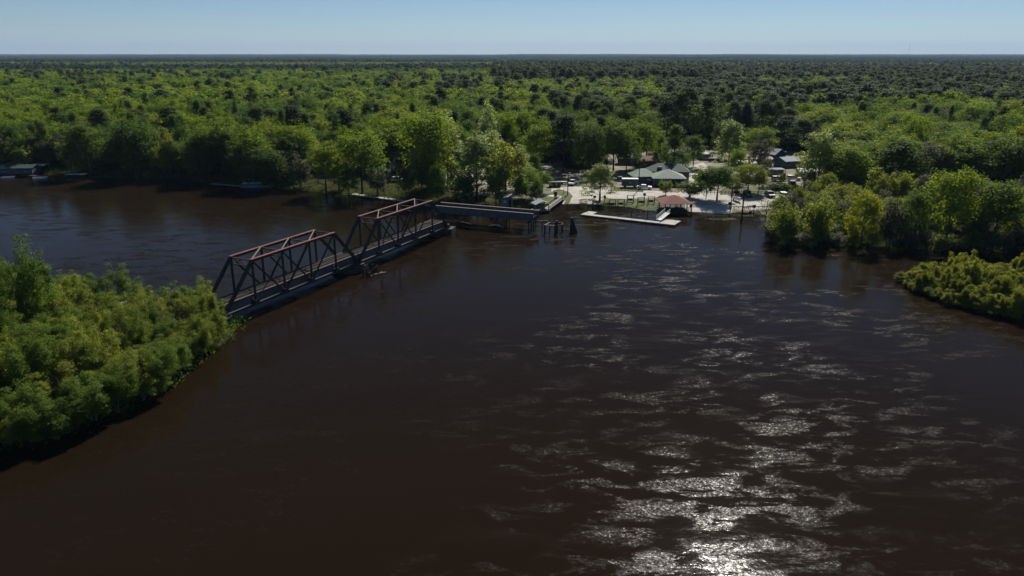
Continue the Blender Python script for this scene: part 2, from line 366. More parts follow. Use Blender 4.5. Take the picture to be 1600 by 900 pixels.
def trunk_mesh(name, seed, H, C, r0, m, nlimb=9, stems=1, z0=2):
    rng = random.Random(seed); mb = MB()
    idx = sorted(range(len(C)), key=lambda i: -np.hypot(C[i][0], C[i][1]))
    for s in range(stems):
        a = 6.283*s/stems; lean = (.0 if stems == 1 else .13*H)
        P = [(math.cos(a)*.15*(stems > 1), math.sin(a)*.15*(stems > 1), -1.6)]
        for k in range(1, 6):
            t = k/5; P.append((math.cos(a)*lean*t+rng.uniform(-.2, .2)*t, math.sin(a)*lean*t+rng.uniform(-.2, .2)*t, H*.9*t))
        mb.tube(P, [r0*(1.25 if k == 0 else (1-.17*k)) for k in range(6)], 6)
    for j in range(nlimb):
        e = C[idx[int(rng.uniform(0, .7)*len(idx))]]; zb = max(z0*.8, min(e[2]*.75, H*.7)-rng.uniform(0, .15)*H)
        mid = (e[0]*.45, e[1]*.45, zb+(e[2]-zb)*.35)
        mb.tube([(0, 0, zb), mid, tuple(e)], [r0*.42, r0*.26, .03], 4)
    me = bpy.data.meshes.new(name); me.from_pydata(mb.v, [], mb.f); me.materials.append(m); return me
def bare_mesh(name, seed, H, spread, m, fine=3, r0=.22, up=.55):
    """leafless tree: limbs that fork down to twigs"""
    rng = random.Random(seed); mb = MB()
    def grow(p, d, L, r, lv):
        q = p+d*L*.5+Vector([rng.uniform(-.06, .06)*L for _ in range(3)]); e = q+(d+Vector([rng.uniform(-.2, .2) for _ in range(3)])).normalized()*L*.5
        mb.tube([p, q, e], [r, r*.82, r*.62], 4 if lv else 6, caps=lv == 0)
        if lv >= fine: return
        for _ in range(rng.choice((3, 4)) if lv else 5):
            nd = (d*up+Vector((rng.gauss(0, spread), rng.gauss(0, spread), rng.uniform(0, .5)))).normalized()
            grow(q+(e-q)*rng.uniform(0, 1), nd, L*rng.uniform(.5, .75), max(.018, r*.55), lv+1)
    grow(Vector((0, 0, -1.5)), Vector((0, 0, 1)), H*.36+1.5, r0, 0)
    me = bpy.data.meshes.new(name); me.from_pydata(mb.v, [], mb.f); me.materials.append(m); return me

SP = {}      # species -> list of (crown, trunk, nominal height, nominal radius)
def species(key, mk, H, Rr, z0, shape, lod, seed, bark='bark', r0=.3, stems=1, flat=.75, dens=1., outer=.45, cr=None):
    nc, nl, leaf = {'n': (300, 80, .15), 'm': (130, 50, .26), 'f': (80, 26, .50)}[lod]
    vol = (Rr/5.)*math.sqrt((H-z0)/12.)
    out = []
    for v in range(3 if lod != 'n' else 4):
        nk = int(nc*dens*max(.5, vol)); crr = (cr or 1.25)*(1.25 if lod == 'f' else 1)
        cme, C = crown_mesh('crown', seed*10+v, H, Rr, z0, nk, nl, leaf, crr, M[mk], shape, flat, outer)
        tme = trunk_mesh('trunk', seed*10+v, H, C, r0, M[bark], 9 if lod == 'n' else (7 if lod == 'm' else 2), stems, z0)
        out.append((cme, tme, H, Rr))
    SP[key] = out
for i, (nm, mk, H, Rr, z0, sh, kw) in enumerate([
    ('oak_bright', 'bright', 17, 5.8, 2.2, 'round', dict(outer=.3)),
    ('oak_green', 'green', 17, 5.8, 1.8, 'round', dict(outer=.3)),
    ('poplar', 'pale', 19, 4.8, 1.6, 'egg', dict(outer=.25, cr=1.0)),
    ('pine', 'pine', 23, 4.2, 9, 'pine', dict(flat=.5, bark='barkdark', r0=.26)),
    ('cypress', 'green', 19, 3.9, 2, 'cone', dict(bark='barkgrey')),
    ('moss_tree', 'grey', 15, 4.8, 3, 'round', dict(bark='barkgrey', dens=.55, outer=.2)),
    ('yellow_tree', 'yellow', 16, 5.0, 3, 'round', {}),
    ('spring_tree', 'willow', 14, 4.8, 1.2, 'plume', dict(outer=.3, cr=1.0))]):
    for lod in 'mf': species(nm+'_'+lod, mk, H, Rr, z0, sh, lod, 100+i*7+(lod == 'f'), **kw)
species('willow_n', 'willow', 9.5, 4.2, .6, 'plume', 'n', 51, 'barkgrey', .16, 3, outer=.2, cr=.62, dens=1.15)
species('birch_n', 'birch', 10.5, 3.6, .8, 'plume', 'n', 52, 'barkgrey', .16, 2, outer=.2, cr=.62, dens=1.15)
species('shrub_n', 'shrub', 4.2, 2.6, .2, 'plume', 'n', 53, 'barkgrey', .08, 3, dens=1.1, cr=.45, outer=.15)
species('shrub_m', 'shrub', 4.2, 2.8, .2, 'plume', 'm', 54, 'barkgrey', .08, 3, dens=1.0, cr=.9, outer=.2)
species('flood_m', 'willow', 9, 3.7, 1.0, 'plume', 'm', 55, 'barkgrey', .14, 3, outer=.25)
species('flood_g', 'grey', 8.5, 3.4, 1.0, 'plume', 'm', 56, 'barkgrey', .14, 3, outer=.2, dens=.7)
BARE = [bare_mesh('twigs', 70+i, 13, .62, M['barkgrey'], 4) for i in range(3)]
BAREL = [bare_mesh('branches', 80+i, 8, .55, M['barkdark'], 3, .16) for i in range(2)]

PLACED = []
rnd = random.Random(5)
def tree(x, y, key, h, r, label, group=None, name='tree', cat='tree', v=None, z=None):
    cme, tme, H0, R0 = SP[key][rnd.randrange(len(SP[key])) if v is None else v % len(SP[key])]
    z = tz(x, y) if z is None else z
    o = thing(name, label, cat, (x, y, max(z, -1.2)), rnd.uniform(0, 6.28), group)
    s = (r/R0, r/R0, h/H0)
    for nm, me in (('crown', cme), ('trunk', tme)):
        c = link(nm, me, o); c.scale = s
    PLACED.append((x, y, r, o)); return o
def bare(x, y, h, label, group=None, big=True, k=0, s=1):
    z = tz(x, y); o = thing('bare_tree', label, 'tree', (x, y, max(z, -1.2)), rnd.uniform(0, 6.28), group)
    c = link('trunk_and_branches', (BARE if big else BAREL)[k % (3 if big else 2)], o); q = h/(13 if big else 8); c.scale = (q*s, q*s, q)
    PLACED.append((x, y, h*.3, o)); return o
def hand(px, base, top, hw, key, label, name='tree', v=None, zb=.9):
    x, y = G(px, base, zb); h = topz(top, y)-tz(x, y); r = hw*math.hypot(y, CH)/CF
    tree(x, y, key, h, r, label, name=name, v=v)
# the trees one can point at
hand(937, 312, 257, 27, 'poplar_m', 'small round fresh green tree alone on the gravel behind the floating dock', 'broadleaf_tree')
hand(1120, 313, 258, 31, 'oak_bright_m', 'round green tree casting its shadow on the concrete boat ramp', 'broadleaf_tree')
hand(1168, 303, 256, 25, 'yellow_tree_m', 'bright yellow-green tree above the red parked car', 'broadleaf_tree')
hand(1137, 272, 189, 27, 'poplar_m', 'tall pale green tree left of the flat white-roofed house', 'poplar_tree')
hand(1186, 258, 198, 26, 'oak_bright_m', 'green round-topped tree behind the grey thin tree', 'broadleaf_tree')
hand(1184, 277, 212, 21, 'moss_tree_m', 'grey half-leafed tree in front of the flat white roof', 'mossy_tree')
hand(1276, 298, 206, 36, 'poplar_m', 'tall pale grey-green poplar at the right end of the car park', 'poplar_tree')
hand(1299, 303, 250, 19, 'oak_green_m', 'dark green tree tucked against the tall pale poplar', 'broadleaf_tree')
hand(1040, 306, 282, 13, 'spring_tree_m', 'small bushy tree left behind the red-roofed pavilion', 'broadleaf_tree')
hand(1077, 309, 283, 19, 'flood_m', 'thin sparse tree right behind the red-roofed pavilion', 'broadleaf_tree')
hand(1221, 286, 267, 8, 'spring_tree_m', 'small green tree in front of the blue-grey metal-roofed house', 'broadleaf_tree')
hand(566, 301, 204, 42, 'oak_bright_m', 'large domed bright green tree left of the bridge on the far bank', 'broadleaf_tree')
hand(672, 302, 172, 42, 'oak_bright_m', 'tallest bright green tree right behind the far truss peak', 'broadleaf_tree')
hand(700, 290, 180, 28, 'poplar_m', 'pale green tree at the right shoulder of the tallest riverside tree', 'poplar_tree')
hand(745, 312, 212, 38, 'poplar_m', 'large pale green tree behind the left half of the girder span', 'poplar_tree')
hand(790, 313, 222, 34, 'spring_tree_m', 'large yellow-green tree behind the middle of the girder span', 'broadleaf_tree')
hand(822, 308, 262, 22, 'oak_bright_m', 'low bright tree between the dark hut and the boathouse', 'broadleaf_tree')
hand(848, 301, 268, 16, 'oak_bright_m', 'small domed tree beside the dark waste container', 'broadleaf_tree')
hand(726, 318, 268, 20, 'oak_green_m', 'dark flooded tree left of the dark riverside hut', 'broadleaf_tree')
hand(685, 314, 258, 17, 'oak_green_m', 'dark leaning tree just behind the left end of the girder span', 'broadleaf_tree')
hand(760, 176+96, 166, 18, 'poplar_m', 'slender pale grey-green tree rising out of the forest', 'poplar_tree')
hand(838, 268, 190, 32, 'oak_bright_m', 'wide green tree above the pale gravel clearing', 'broadleaf_tree')
hand(880, 270, 178, 30, 'pine_m', 'dark pine behind the waste container', 'pine_tree')
hand(918, 273, 190, 28, 'oak_green_m', 'dark tree behind the white pickup truck', 'broadleaf_tree')
hand(958, 268, 190, 30, 'oak_bright_m', 'bright-topped tree behind the lone tree of the gravel lot', 'broadleaf_tree')
hand(996, 262, 188, 28, 'oak_bright_m', 'bright-topped tree above the blue-green trailer', 'broadleaf_tree')
hand(1052, 272, 196, 24, 'cypress_m', 'tall dark tree behind the sage green tent roof', 'cypress_tree')
hand(1083, 262, 212, 20, 'oak_green_m', 'dark spreading tree left of the tan carport', 'broadleaf_tree')
hand(1066, 240, 135, 24, 'pine_m', 'tallest dark pine above the sage green tent roof', 'pine_tree')
hand(1040, 236, 150, 22, 'pine_m', 'dark pine left of the tallest pine', 'pine_tree')
hand(1100, 236, 150, 22, 'pine_m', 'dark pine right of the tallest pine', 'pine_tree')
hand(1476, 386, 262, 40, 'oak_bright_m', 'large bright tree standing at the mouth of the right inlet', 'broadleaf_tree')
hand(1550, 386, 282, 46, 'oak_bright_m', 'broad round green tree over the dark right inlet', 'broadleaf_tree')
hand(1345, 380, 300, 26, 'yellow_tree_m', 'yellow-topped tree at the right water edge', 'broadleaf_tree')
hand(1225, 377, 318, 24, 'flood_m', 'light green flooded tree at the left end of the right bank', 'broadleaf_tree')
hand(1583, 292, 195, 22, 'yellow_tree_m', 'golden yellow tree at the right edge of the photo', 'broadleaf_tree')
for a in [(706, 288, 214, 22, 'oak_green_m', 'dark green tree between the tallest riverside tree and the pale trees'),
          (768, 296, 205, 26, 'poplar_m', 'pale tree rising behind the gap between the two riverside giants'),
          (806, 296, 228, 22, 'poplar_m', 'pale green tree at the right shoulder of the girder span trees'),
          (835, 290, 240, 15, 'oak_green_m', 'dark green tree left of the small domed tree'),
          (716, 306, 245, 20, 'spring_tree_m', 'low yellow-green tree at the foot of the riverside giants'),
          (775, 318, 256, 20, 'spring_tree_m', 'yellow-green tree leaning over the dark hut from behind'),
          (815, 316, 272, 15, 'oak_green_m', 'dark bushy tree right of the dark hut'),
          (838, 314, 278, 13, 'oak_green_m', 'dark bushy tree on the lawn left of the boardwalk'),
          (660, 309, 245, 24, 'oak_green_m', 'dark green tree at the water edge in front of the tallest tree'),
          (635, 308, 262, 16, 'oak_green_m', 'dark bushy tree left of the far truss peak'),
          (590, 302, 262, 16, 'flood_g', 'small grey bushy tree right of the domed bright tree'),
          (545, 303, 262, 18, 'oak_green_m', 'dark bushy tree under the left side of the domed bright tree'),
          (530, 296, 245, 20, 'spring_tree_m', 'yellow-green tree left of the domed bright tree'),
          (470, 291, 240, 20, 'flood_g', 'grey bushy tree behind the narrow plank walkway'),
          (978, 272, 212, 20, 'oak_green_m', 'dark tree shading the dark grey house'),
          (1010, 248, 178, 26, 'oak_green_m', 'dark tree behind the white flat-roofed trailer home'),
          (1030, 258, 205, 18, 'spring_tree_m', 'yellow-green tree right of the brown-roofed house'),
          (1128, 247, 190, 18, 'oak_green_m', 'dark tree behind the tan carport'),
          (1160, 248, 200, 20, 'oak_green_m', 'dark tree behind the flat whitish roof'),
          (1150, 286, 232, 17, 'oak_bright_m', 'green tree left of the flat whitish roof'),
          (1192, 290, 248, 12, 'moss_tree_m', 'small grey tree in front of the low tan roof'),
          (1252, 250, 185, 24, 'pine_m', 'dark pine behind the patched metal roof'),
          (1222, 244, 180, 22, 'pine_m', 'dark pine behind the blue-sided house'),
          (1300, 270, 205, 26, 'oak_green_m', 'dark tree behind the tall pale poplar'),
          (1325, 292, 240, 22, 'oak_green_m', 'green tree left of the flooded right bank trees'),
          (1262, 305, 262, 13, 'spring_tree_m', 'yellow-green tree at the foot of the tall pale poplar'),
          (1290, 318, 272, 18, 'yellow_tree_m', 'yellow-green tree at the right end of the car park'),
          (1092, 292, 262, 10, 'spring_tree_m', 'little tree right of the dark green restaurant hall'),
          (1103, 311, 268, 17, 'oak_green_m', 'dark tree touching the left side of the round ramp tree'),
          (1185, 303, 268, 13, 'oak_bright_m', 'bright small tree right of the yellow-green car park tree'),
          (1510, 372, 278, 34, 'oak_green_m', 'dark green tree between the two large inlet trees'),
          (1425, 378, 300, 24, 'oak_green_m', 'dark green tree left of the large inlet tree'),
          (1390, 379, 312, 24, 'flood_g', 'grey flooded tree right of the yellow-topped tree'),
          (1275, 377, 312, 24, 'flood_m', 'light green flooded tree left of the yellow-topped tree')]:
    hand(*a, name='pine_tree' if a[4] == 'pine_m' else 'broadleaf_tree')
x, y = -70.0, 101.0
tree(x, y, 'birch_n', 17.5, 3.6, 'tall slim tree standing above the near left thicket', name='broadleaf_tree', v=1)
for k, (px, b, t, s, lb) in enumerate([(497, 287, 208, .9, 'bare grey tree left of the white-roofed house among the far bank trees'),
                           (522, 289, 222, .8, 'leafless grey tree directly in front of the white-roofed house'),
                           (601, 302, 226, 1.0, 'bare grey-brown tree right of the large domed bright tree'),
                           (632, 300, 240, .8, 'low bare tree just left of the tallest riverside tree'),
                           (1203, 306, 270, .6, 'thin leafless tree beside the dark parked car'),
                           (455, 284, 215, .9, 'bare twiggy tree above the right end of the old plank dock')]):
    x, y = G(px, b, .9); bare(x, y, topz(t, y)-.9, lb, k=k, s=s)
x, y = G(1196, 343, 0); bare(x, y, topz(306, y), 'dead forked tree standing in the water beside the dark pole', big=False, k=0, s=1.2)
x, y = G(1178, 338, 0); bare(x, y, 4.0, 'low bare shrub at the water edge behind the dark pole', big=False, k=1, s=1.3)
x, y = G(310, 468, 1); bare(x, y, topz(432, y)-.5, 'thin leaning dead tree sticking out of the near left thicket', big=False, k=1, s=.8)

SETTLE = gp([(690,304), (692,262), (850,256), (880,262), (940,266), (948,236), (1060,224), (1100,228), (1250,236), (1312,252), (1312,296), (1262,312), (1196,340), (870,330)], Z)
YARD = gp([(470,292), (478,272), (560,270), (690,276), (690,292), (560,292)], Z)
def pxof(x, y): return 800+CF*x/(y*math.cos(CP)+CH*math.sin(CP))
def scatter(poly, step, seed, jit=.42):
    r = np.random.default_rng(seed); P = np.array(poly); x0, y0 = P.min(0); x1, y1 = P.max(0)
    gx, gy = np.meshgrid(np.arange(x0, x1, step), np.arange(y0, y1, step)); gx = gx+r.uniform(-jit, jit, gx.shape)*step; gy = gy+r.uniform(-jit, jit, gy.shape)*step
    k = inside(gx, gy, poly); return np.stack([gx[k], gy[k]], -1)
def clear(x, y, f=.62):
    return all((x-a)**2+(y-b)**2 > (f*(r+2.5))**2 for a, b, r, _ in PLACED)
# near left thicket
base = list(PLACED)
for x, y in scatter([p for p in NEAR if p[0] > -145], 4.7, 3):
    sdn = float(sdist(np.array([x]), np.array([y]), NEAR)[0])
    if sdn < -1.3 or y < 48 or x < -.95*y-20: continue
    if (x+70)**2+(y-101)**2 < 5: continue
    endp = math.hypot(x+47, y-112)
    if endp < 4.5 or x > -47.5: continue
    front = sdist(np.array([x]), np.array([y]), [(-45,118), (-45,108)]+gp([(330,548), (262,610), (200,640), (100,682), (0,706)])+[(-80,62), (-140,40), (-160,40), (-160,400), (-45,400)])[0] < 6
    g = rnd.random() < .38; h = rnd.uniform(6.5, 9.5)*(.72 if front else 1)*(.80 if endp < 22 else 1)
    if y > 112: h *= .85
    who = ('small-leafed dark green tree ' if g else 'feathery yellow-green willow ')
    where = 'overhanging the water of the near left bank' if front else ('in the back rows of the near left thicket' if y > 106 else ('near the bridge end of the near left thicket' if x > -60 else 'in the middle of the near left thicket'))
    tree(x, y, 'birch_n' if g else 'willow_n', h, rnd.uniform(2.9, 4.0)*(.85 if endp < 16 else 1), who+where, ('dark trees ' if g else 'willows ')+where, 'broadleaf_tree' if g else 'willow_tree')
for k, (a, b, hh) in enumerate([(-58,104,10), (-63,92,9), (-56,95,9), (-70,84,9), (-75,112,12), (-52,106,9), (-84,96,11), (-66,116,10)]):
    bare(a, b, hh*.95, 'bare grey branches poking out of the near left thicket', 'bare trees in the near left thicket', k=k, s=.75)
def along(P, step):
    out = []
    for a, b in zip(P[:-1], P[1:]):
        n = max(1, int(math.dist(a, b)/step)); out += [(a[0]+(b[0]-a[0])*k/n, a[1]+(b[1]-a[1])*k/n) for k in range(n)]
    return out
for x, y in along([(-48,109)]+gp([(322,552), (262,610), (200,640), (100,682), (0,706)])+[(-70,66)], 2.9):
    g = rnd.random() < .5
    tree(x-rnd.uniform(-.3, 1.2), y+rnd.uniform(-.8, .8), 'birch_n' if g else 'willow_n', rnd.uniform(4.2, 6.6)*(.85 if y > 98 else 1), rnd.uniform(2.3, 3.2),
         ('low dark green bush' if g else 'low yellow-green willow')+' trailing into the water along the near left bank', ('bushes' if g else 'willows')+' trailing into the water of the near left bank', 'broadleaf_tree' if g else 'willow_tree')
# small right island
for x, y in along(ISLE[:5], 2.2):
    tree(x+rnd.uniform(0, .6), y+rnd.uniform(-.2, .6), 'shrub_n', rnd.uniform(1.8, 3.4), rnd.uniform(1.5, 2.2), 'small yellow-green shrub trailing into the water of the small right island', 'shrubs trailing into the water of the small right island', 'shrub', 'shrub')
for x, y in scatter([p for p in ISLE if p[0] < 200], 3.4, 4):
    if x > .80*y+18: continue
    e = float(sdist(np.array([x]), np.array([y]), ISLE)[0])
    if e < -.2: continue
    wh = 'along the front edge of the small right island' if y < 148-(x-78)*.9 and e < 5 else 'in the middle and back of the small right island'
    tree(x, y, 'shrub_n', rnd.choice((2.2, 3.0, 3.6, 4.6, 5.4))*rnd.uniform(.85, 1.1)*(.7 if x < 84 else 1), rnd.uniform(1.9, 3.0), 'yellow-green shrub '+wh, 'shrubs '+wh, 'shrub', 'shrub')
for a, b, hh, lb in ((-49.1, 111.0, 7.2, 'willow hiding the near left foot of the swing bridge'), (-47.2, 107.6, 5.2, 'low willow at the water just in front of the bridge abutment'), (-51.5, 116.5, 6.5, 'willow at the far side of the bridge abutment')):
    tree(a, b, 'willow_n', hh, 2.6, lb, name='willow_tree')
x, y = G(1592, 470, 1); tree(106, 127, 'willow_n', 8, 3.2, 'taller green tree at the right end of the small island', name='willow_tree')
for k, (px, py) in enumerate([(1545, 462), (1580, 476)]):
    x, y = G(px, py, 1); bare(x, y, 6, ('slim bare stem poking out of the island shrubs, left one of two', 'slim bare stem poking out of the island shrubs, right one of two')[k], big=False, k=k, s=.5)
# flooded trees of the right bank
for x, y in along([(64,177), (62.5,173.5), (66,170.5), (80,168), (95,164.8), (112,162), (135,160)], 3.1):
    g = rnd.random() < .5
    tree(x+rnd.uniform(-.5, .5), y+rnd.uniform(-.8, 1.2), 'flood_g' if g else 'flood_m', rnd.uniform(3.2, 5.8), rnd.uniform(2.0, 2.9),
         ('thin grey-brown brush' if g else 'thin olive brush')+' standing in the water along the right bank', ('grey' if g else 'olive')+' brush in the water along the right bank', 'bush', 'bush')
for x, y in scatter([(62,173), (66,171), (95,165), (118,162), (150,160), (150,200), (118,206), (100,222), (84,214), (74,203)], 5.2, 6):
    if x > .80*y+12 or not clear(x, y, .45): continue
    edge = y < 178-(x-62)*.15
    k = rnd.random(); key, who = ('flood_g', 'grey half-leafed flooded tree ') if k < .32 else (('flood_m', 'olive green flooded tree ') if k < .75 else ('spring_tree_m', 'yellow-green tree '))
    where = 'at the water edge of the right bank' if edge else 'behind the water edge of the right bank'
    if x > 112: where += ' near the inlet'
    tree(x, y, key, (rnd.uniform(6, 9) if edge else rnd.uniform(7.5, 11))*(.68 if x < 104 else 1), rnd.uniform(2.6, 3.7)*(.85 if x < 104 else 1), who+where, who.strip()+'s '+where, 'broadleaf_tree')

# forest of the far bank: the nearest trees one by one, the rest as one mass
def kind_of(x, y, r):
    px = pxof(x, y)
    n1 = math.sin(x*.013+1.7)+math.sin(y*.011+x*.006)+.8*math.sin(x*.031-y*.023)
    if px > 770 and px < 1112 and 820 < y < 1650: return 'pine' if r < .97 else 'oak_bright'
    if px > 1230 and 290 < y < 430 and n1 > 0: return 'pine' if r < .35 else ('oak_green' if r < .7 else 'oak_bright')
    if px > 1040 and 430 < y < 830 and n1 > -.8: return 'pine' if r < .82 else ('oak_green' if r < .9 else 'oak_bright')
    if 860 < px < 1250 and 290 < y < 480: return 'pine' if r < .42 else ('oak_green' if r < .7 else ('oak_bright' if r < .95 else 'moss_tree'))
    if y > 1240:
        band = math.sin(y*.0052+x*.0006)+.7*math.sin(y*.0117-x*.0011+1)
        if band < -.25: return 'spring_tree' if r < .6 else 'moss_tree'
        return 'oak_green' if (band < .35 and r < .8) else ('pine' if r < .85 else 'spring_tree')
    if y > 830 and px > 1100: return 'moss_tree' if r < .4 else ('spring_tree' if r < .72 else 'pine')
    if y < 300 and px < 330: return 'oak_green' if r < .45 else ('moss_tree' if r < .65 else ('spring_tree' if r < .85 else 'cypress'))
    n3 = math.sin(x*.037+y*.019)+math.sin(y*.043-x*.017+2)
    if r < .03+.16*(n1 > .9): return 'pine'
    if r < .11: return 'moss_tree'
    if r < .33+.30*(n3 > .6): return 'oak_green'
    if r < .66 and n3 < -1.0: return 'spring_tree'
    return 'oak_bright' if r < .94 else ('yellow_tree' if r < .955 else 'cypress')
rr = np.random.default_rng(11)
cand = []
yy = 200.0
while yy < 3600:
    s = 7.4 if yy < 400 else (9.8 if yy < 750 else (10.5 if yy < 1300 else 15))
    hwid = .80*yy+60
    xsr = np.arange(-hwid, hwid, s); xr = xsr+rr.uniform(-.45, .45, len(xsr))*s; yr = yy+rr.uniform(-.45, .45, len(xsr))*s
    cand.append(np.stack([xr, yr], -1)); yy += s
cand = np.concatenate(cand)
cx, cy = cand[:, 0], cand[:, 1]
ok = sdist(cx, cy, MAIN) > -1.5
ok &= ~inside(cx, cy, SETTLE) & ~inside(cx, cy, YARD)
ok &= ~((cy < 225) & (cx > -30))
pxs = 800+CF*cx/(cy*math.cos(CP)+CH*math.sin(CP))
gap = (pxs < 780) & (cy > 1165+40*np.sin(cx*.004)) & (cy < 1265+40*np.sin(cx*.004)); ok &= ~gap
gap2 = (pxs > 1110) & (cy > 835) & (cy < 905); ok &= ~gap2
ok &= ~((np.sin(cx*.0021+3)+np.sin(cy*.0037+1) > 1.55) & (cy > 1500))
hp = np.array([(a, b, r) for a, b, r, _ in PLACED if b > 195])
for a, b, r in hp: ok &= (cx-a)**2+(cy-b)**2 > (.62*(r+2.5))**2
cand = cand[ok]
ordr = np.argsort(np.hypot(cand[:, 0]*.6, cand[:, 1])-14*(np.abs(cand[:, 0]) < 150)); cand = cand[ordr]
NAMES = {'oak_bright': ('bright green round tree', 'broadleaf_tree'), 'oak_green': ('dark green round tree', 'broadleaf_tree'),
         'poplar': ('pale green tree', 'poplar_tree'), 'pine': ('dark tall pine', 'pine_tree'), 'cypress': ('narrow pointed dark tree', 'cypress_tree'),
         'moss_tree': ('grey half-leafed tree', 'mossy_tree'), 'yellow_tree': ('yellow-leafed tree', 'broadleaf_tree'), 'spring_tree': ('yellow-green tree', 'broadleaf_tree')}
HT = {'oak_bright': (13, 19.5), 'oak_green': (12, 18.5), 'poplar': (17, 22), 'pine': (18, 22.5), 'cypress': (17, 22), 'moss_tree': (12, 17), 'yellow_tree': (13, 17), 'spring_tree': (11, 16)}
RD = {'oak_bright': (4.8, 7), 'oak_green': (4.6, 6.6), 'poplar': (4, 5.5), 'pine': (3.2, 4.8), 'cypress': (3, 4.2), 'moss_tree': (4, 5.6), 'yellow_tree': (4.5, 6), 'spring_tree': (4, 5.8)}
ntree = sum(1 for p in PLACED if p[3]['category'] == 'tree')
IND = max(0, 300-ntree); pts = []; used = 0
SRC = {}
far_of = {}
for x, y in cand:
    k = kind_of(x, y, rnd.random()); px = pxof(x, y)
    inview = -60 < px < 1660
    front = x < 0 and sdist(np.array([x]), np.array([y]), MAIN)[0] < 7
    if used < IND and inview:
        h = rnd.uniform(*HT[k]); r = rnd.uniform(*RD[k])
        if front: h *= .62; r *= .85
        edge = float(sdist(np.array([x]), np.array([y]), MAIN)[0]) < 12
        seg = ('left of the old plank dock' if px < 330 else ('behind the old plank dock and pontoon boat' if px < 470 else ('between the pontoon boat and the far truss' if px < 690 else ('behind the green canvas roofs' if px < 1110 else ('behind the metal-roofed houses' if px < 1320 else 'beyond the flooded trees of the right bank')))))
        row = 'in the front row of the far bank ' if edge and px < 700 else 'in the forest '
        lb = NAMES[k][0]+' '+row+seg
        tree(x, y, k+'_m', h, r, lb, lb.replace(NAMES[k][0], NAMES[k][0]+'s'), NAMES[k][1])
        used += 1
    else:
        f = (1. if y < 400 else 1.25)*rnd.choice((.7, .85, 1., 1.1, 1.3)); hs = 1.22 if (770 < px < 1112 and 820 < y < 1650) else 1.
        pts.append((x, y, k, rnd.uniform(*HT[k])*rnd.uniform(.88, 1.1)*hs, rnd.uniform(*RD[k])*1.12*f, y > 430))
# understory of small trees in the yards
KEYS = []
for x, y, k, h, r, far in pts:
    key = k+('_f' if far else '_m')
    if key not in KEYS: KEYS.append(key)
print('individual trees', ntree+used, 'mass', len(pts))

def forest():
    me = bpy.data.meshes.new('forest'); n = len(pts)
    A = np.array([(p[0], p[1], .9) for p in pts], np.float32)
    me.vertices.add(n); me.vertices.foreach_set('co', A.ravel())
    kinds = []
    vs = np.array([rnd.randrange(3) for _ in pts])
    kid = np.array([KEYS.index(p[2]+('_f' if p[5] else '_m'))*3+v for p, v in zip(pts, vs)], np.int32)
    me.attributes.new('tree_kind', 'INT', 'POINT').data.foreach_set('value', kid)
    sc_ = np.array([(p[4]/SP[p[2]+'_m'][0][3], p[4]/SP[p[2]+'_m'][0][3], p[3]/SP[p[2]+'_m'][0][2]) for p in pts], np.float32)
    me.attributes.new('tree_size', 'FLOAT_VECTOR', 'POINT').data.foreach_set('vector', sc_.ravel())
    ro = np.zeros((n, 3), np.float32); ro[:, 2] = [rnd.uniform(0, 6.28) for _ in pts]
    me.attributes.new('tree_turn', 'FLOAT_VECTOR', 'POINT').data.foreach_set('vector', ro.ravel())
    o = link('forest', me); tag(o, 'unbroken forest of bright deciduous trees and dark pines reaching back towards the horizon', 'forest', kind='stuff')
    ng = bpy.data.node_groups.new('forest', 'GeometryNodeTree')
    ng.interface.new_socket('Geometry', in_out='INPUT', socket_type='NodeSocketGeometry'); ng.interface.new_socket('Geometry', in_out='OUTPUT', socket_type='NodeSocketGeometry')
    N, L = ng.nodes, ng.links; gi = N.new('NodeGroupInput'); go = N.new('NodeGroupOutput'); jn = N.new('GeometryNodeJoinGeometry')
    def attr(t, nm):
        a = N.new('GeometryNodeInputNamedAttribute'); a.data_type = t; a.inputs[0].default_value = nm; return a.outputs[0]
    ka, sa, ra = attr('INT', 'tree_kind'), attr('FLOAT_VECTOR', 'tree_size'), attr('FLOAT_VECTOR', 'tree_turn')
    for i, key in enumerate(KEYS):
        for v in range(3):
            if not (kid == i*3+v).any(): continue
            js = N.new('GeometryNodeJoinGeometry')
            for nm, mesh in zip(('crown', 'trunk'), SP[key][v][:2]):
                ob = bpy.data.objects.new('source', mesh)      # not linked to the scene
                oi = N.new('GeometryNodeObjectInfo'); oi.inputs['Object'].default_value = ob; oi.inputs['As Instance'].default_value = False
                L.new(oi.outputs['Geometry'], js.inputs[0])
            cmp = N.new('FunctionNodeCompare'); cmp.data_type = 'INT'; cmp.operation = 'EQUAL'
            ins = [s for s in cmp.inputs if s.type == 'INT']; L.new(ka, ins[0]); ins[1].default_value = i*3+v
            ip = N.new('GeometryNodeInstanceOnPoints'); L.new(gi.outputs[0], ip.inputs['Points']); L.new(js.outputs[0], ip.inputs['Instance'])
            L.new(cmp.outputs[0], ip.inputs['Selection']); L.new(sa, ip.inputs['Scale'])
            L.new(ra, ip.inputs['Rotation']); L.new(ip.outputs[0], jn.inputs[0])
    L.new(jn.outputs[0], go.inputs[0])
    md = o.modifiers.new('forest', 'NODES'); md.node_group = ng
forest()

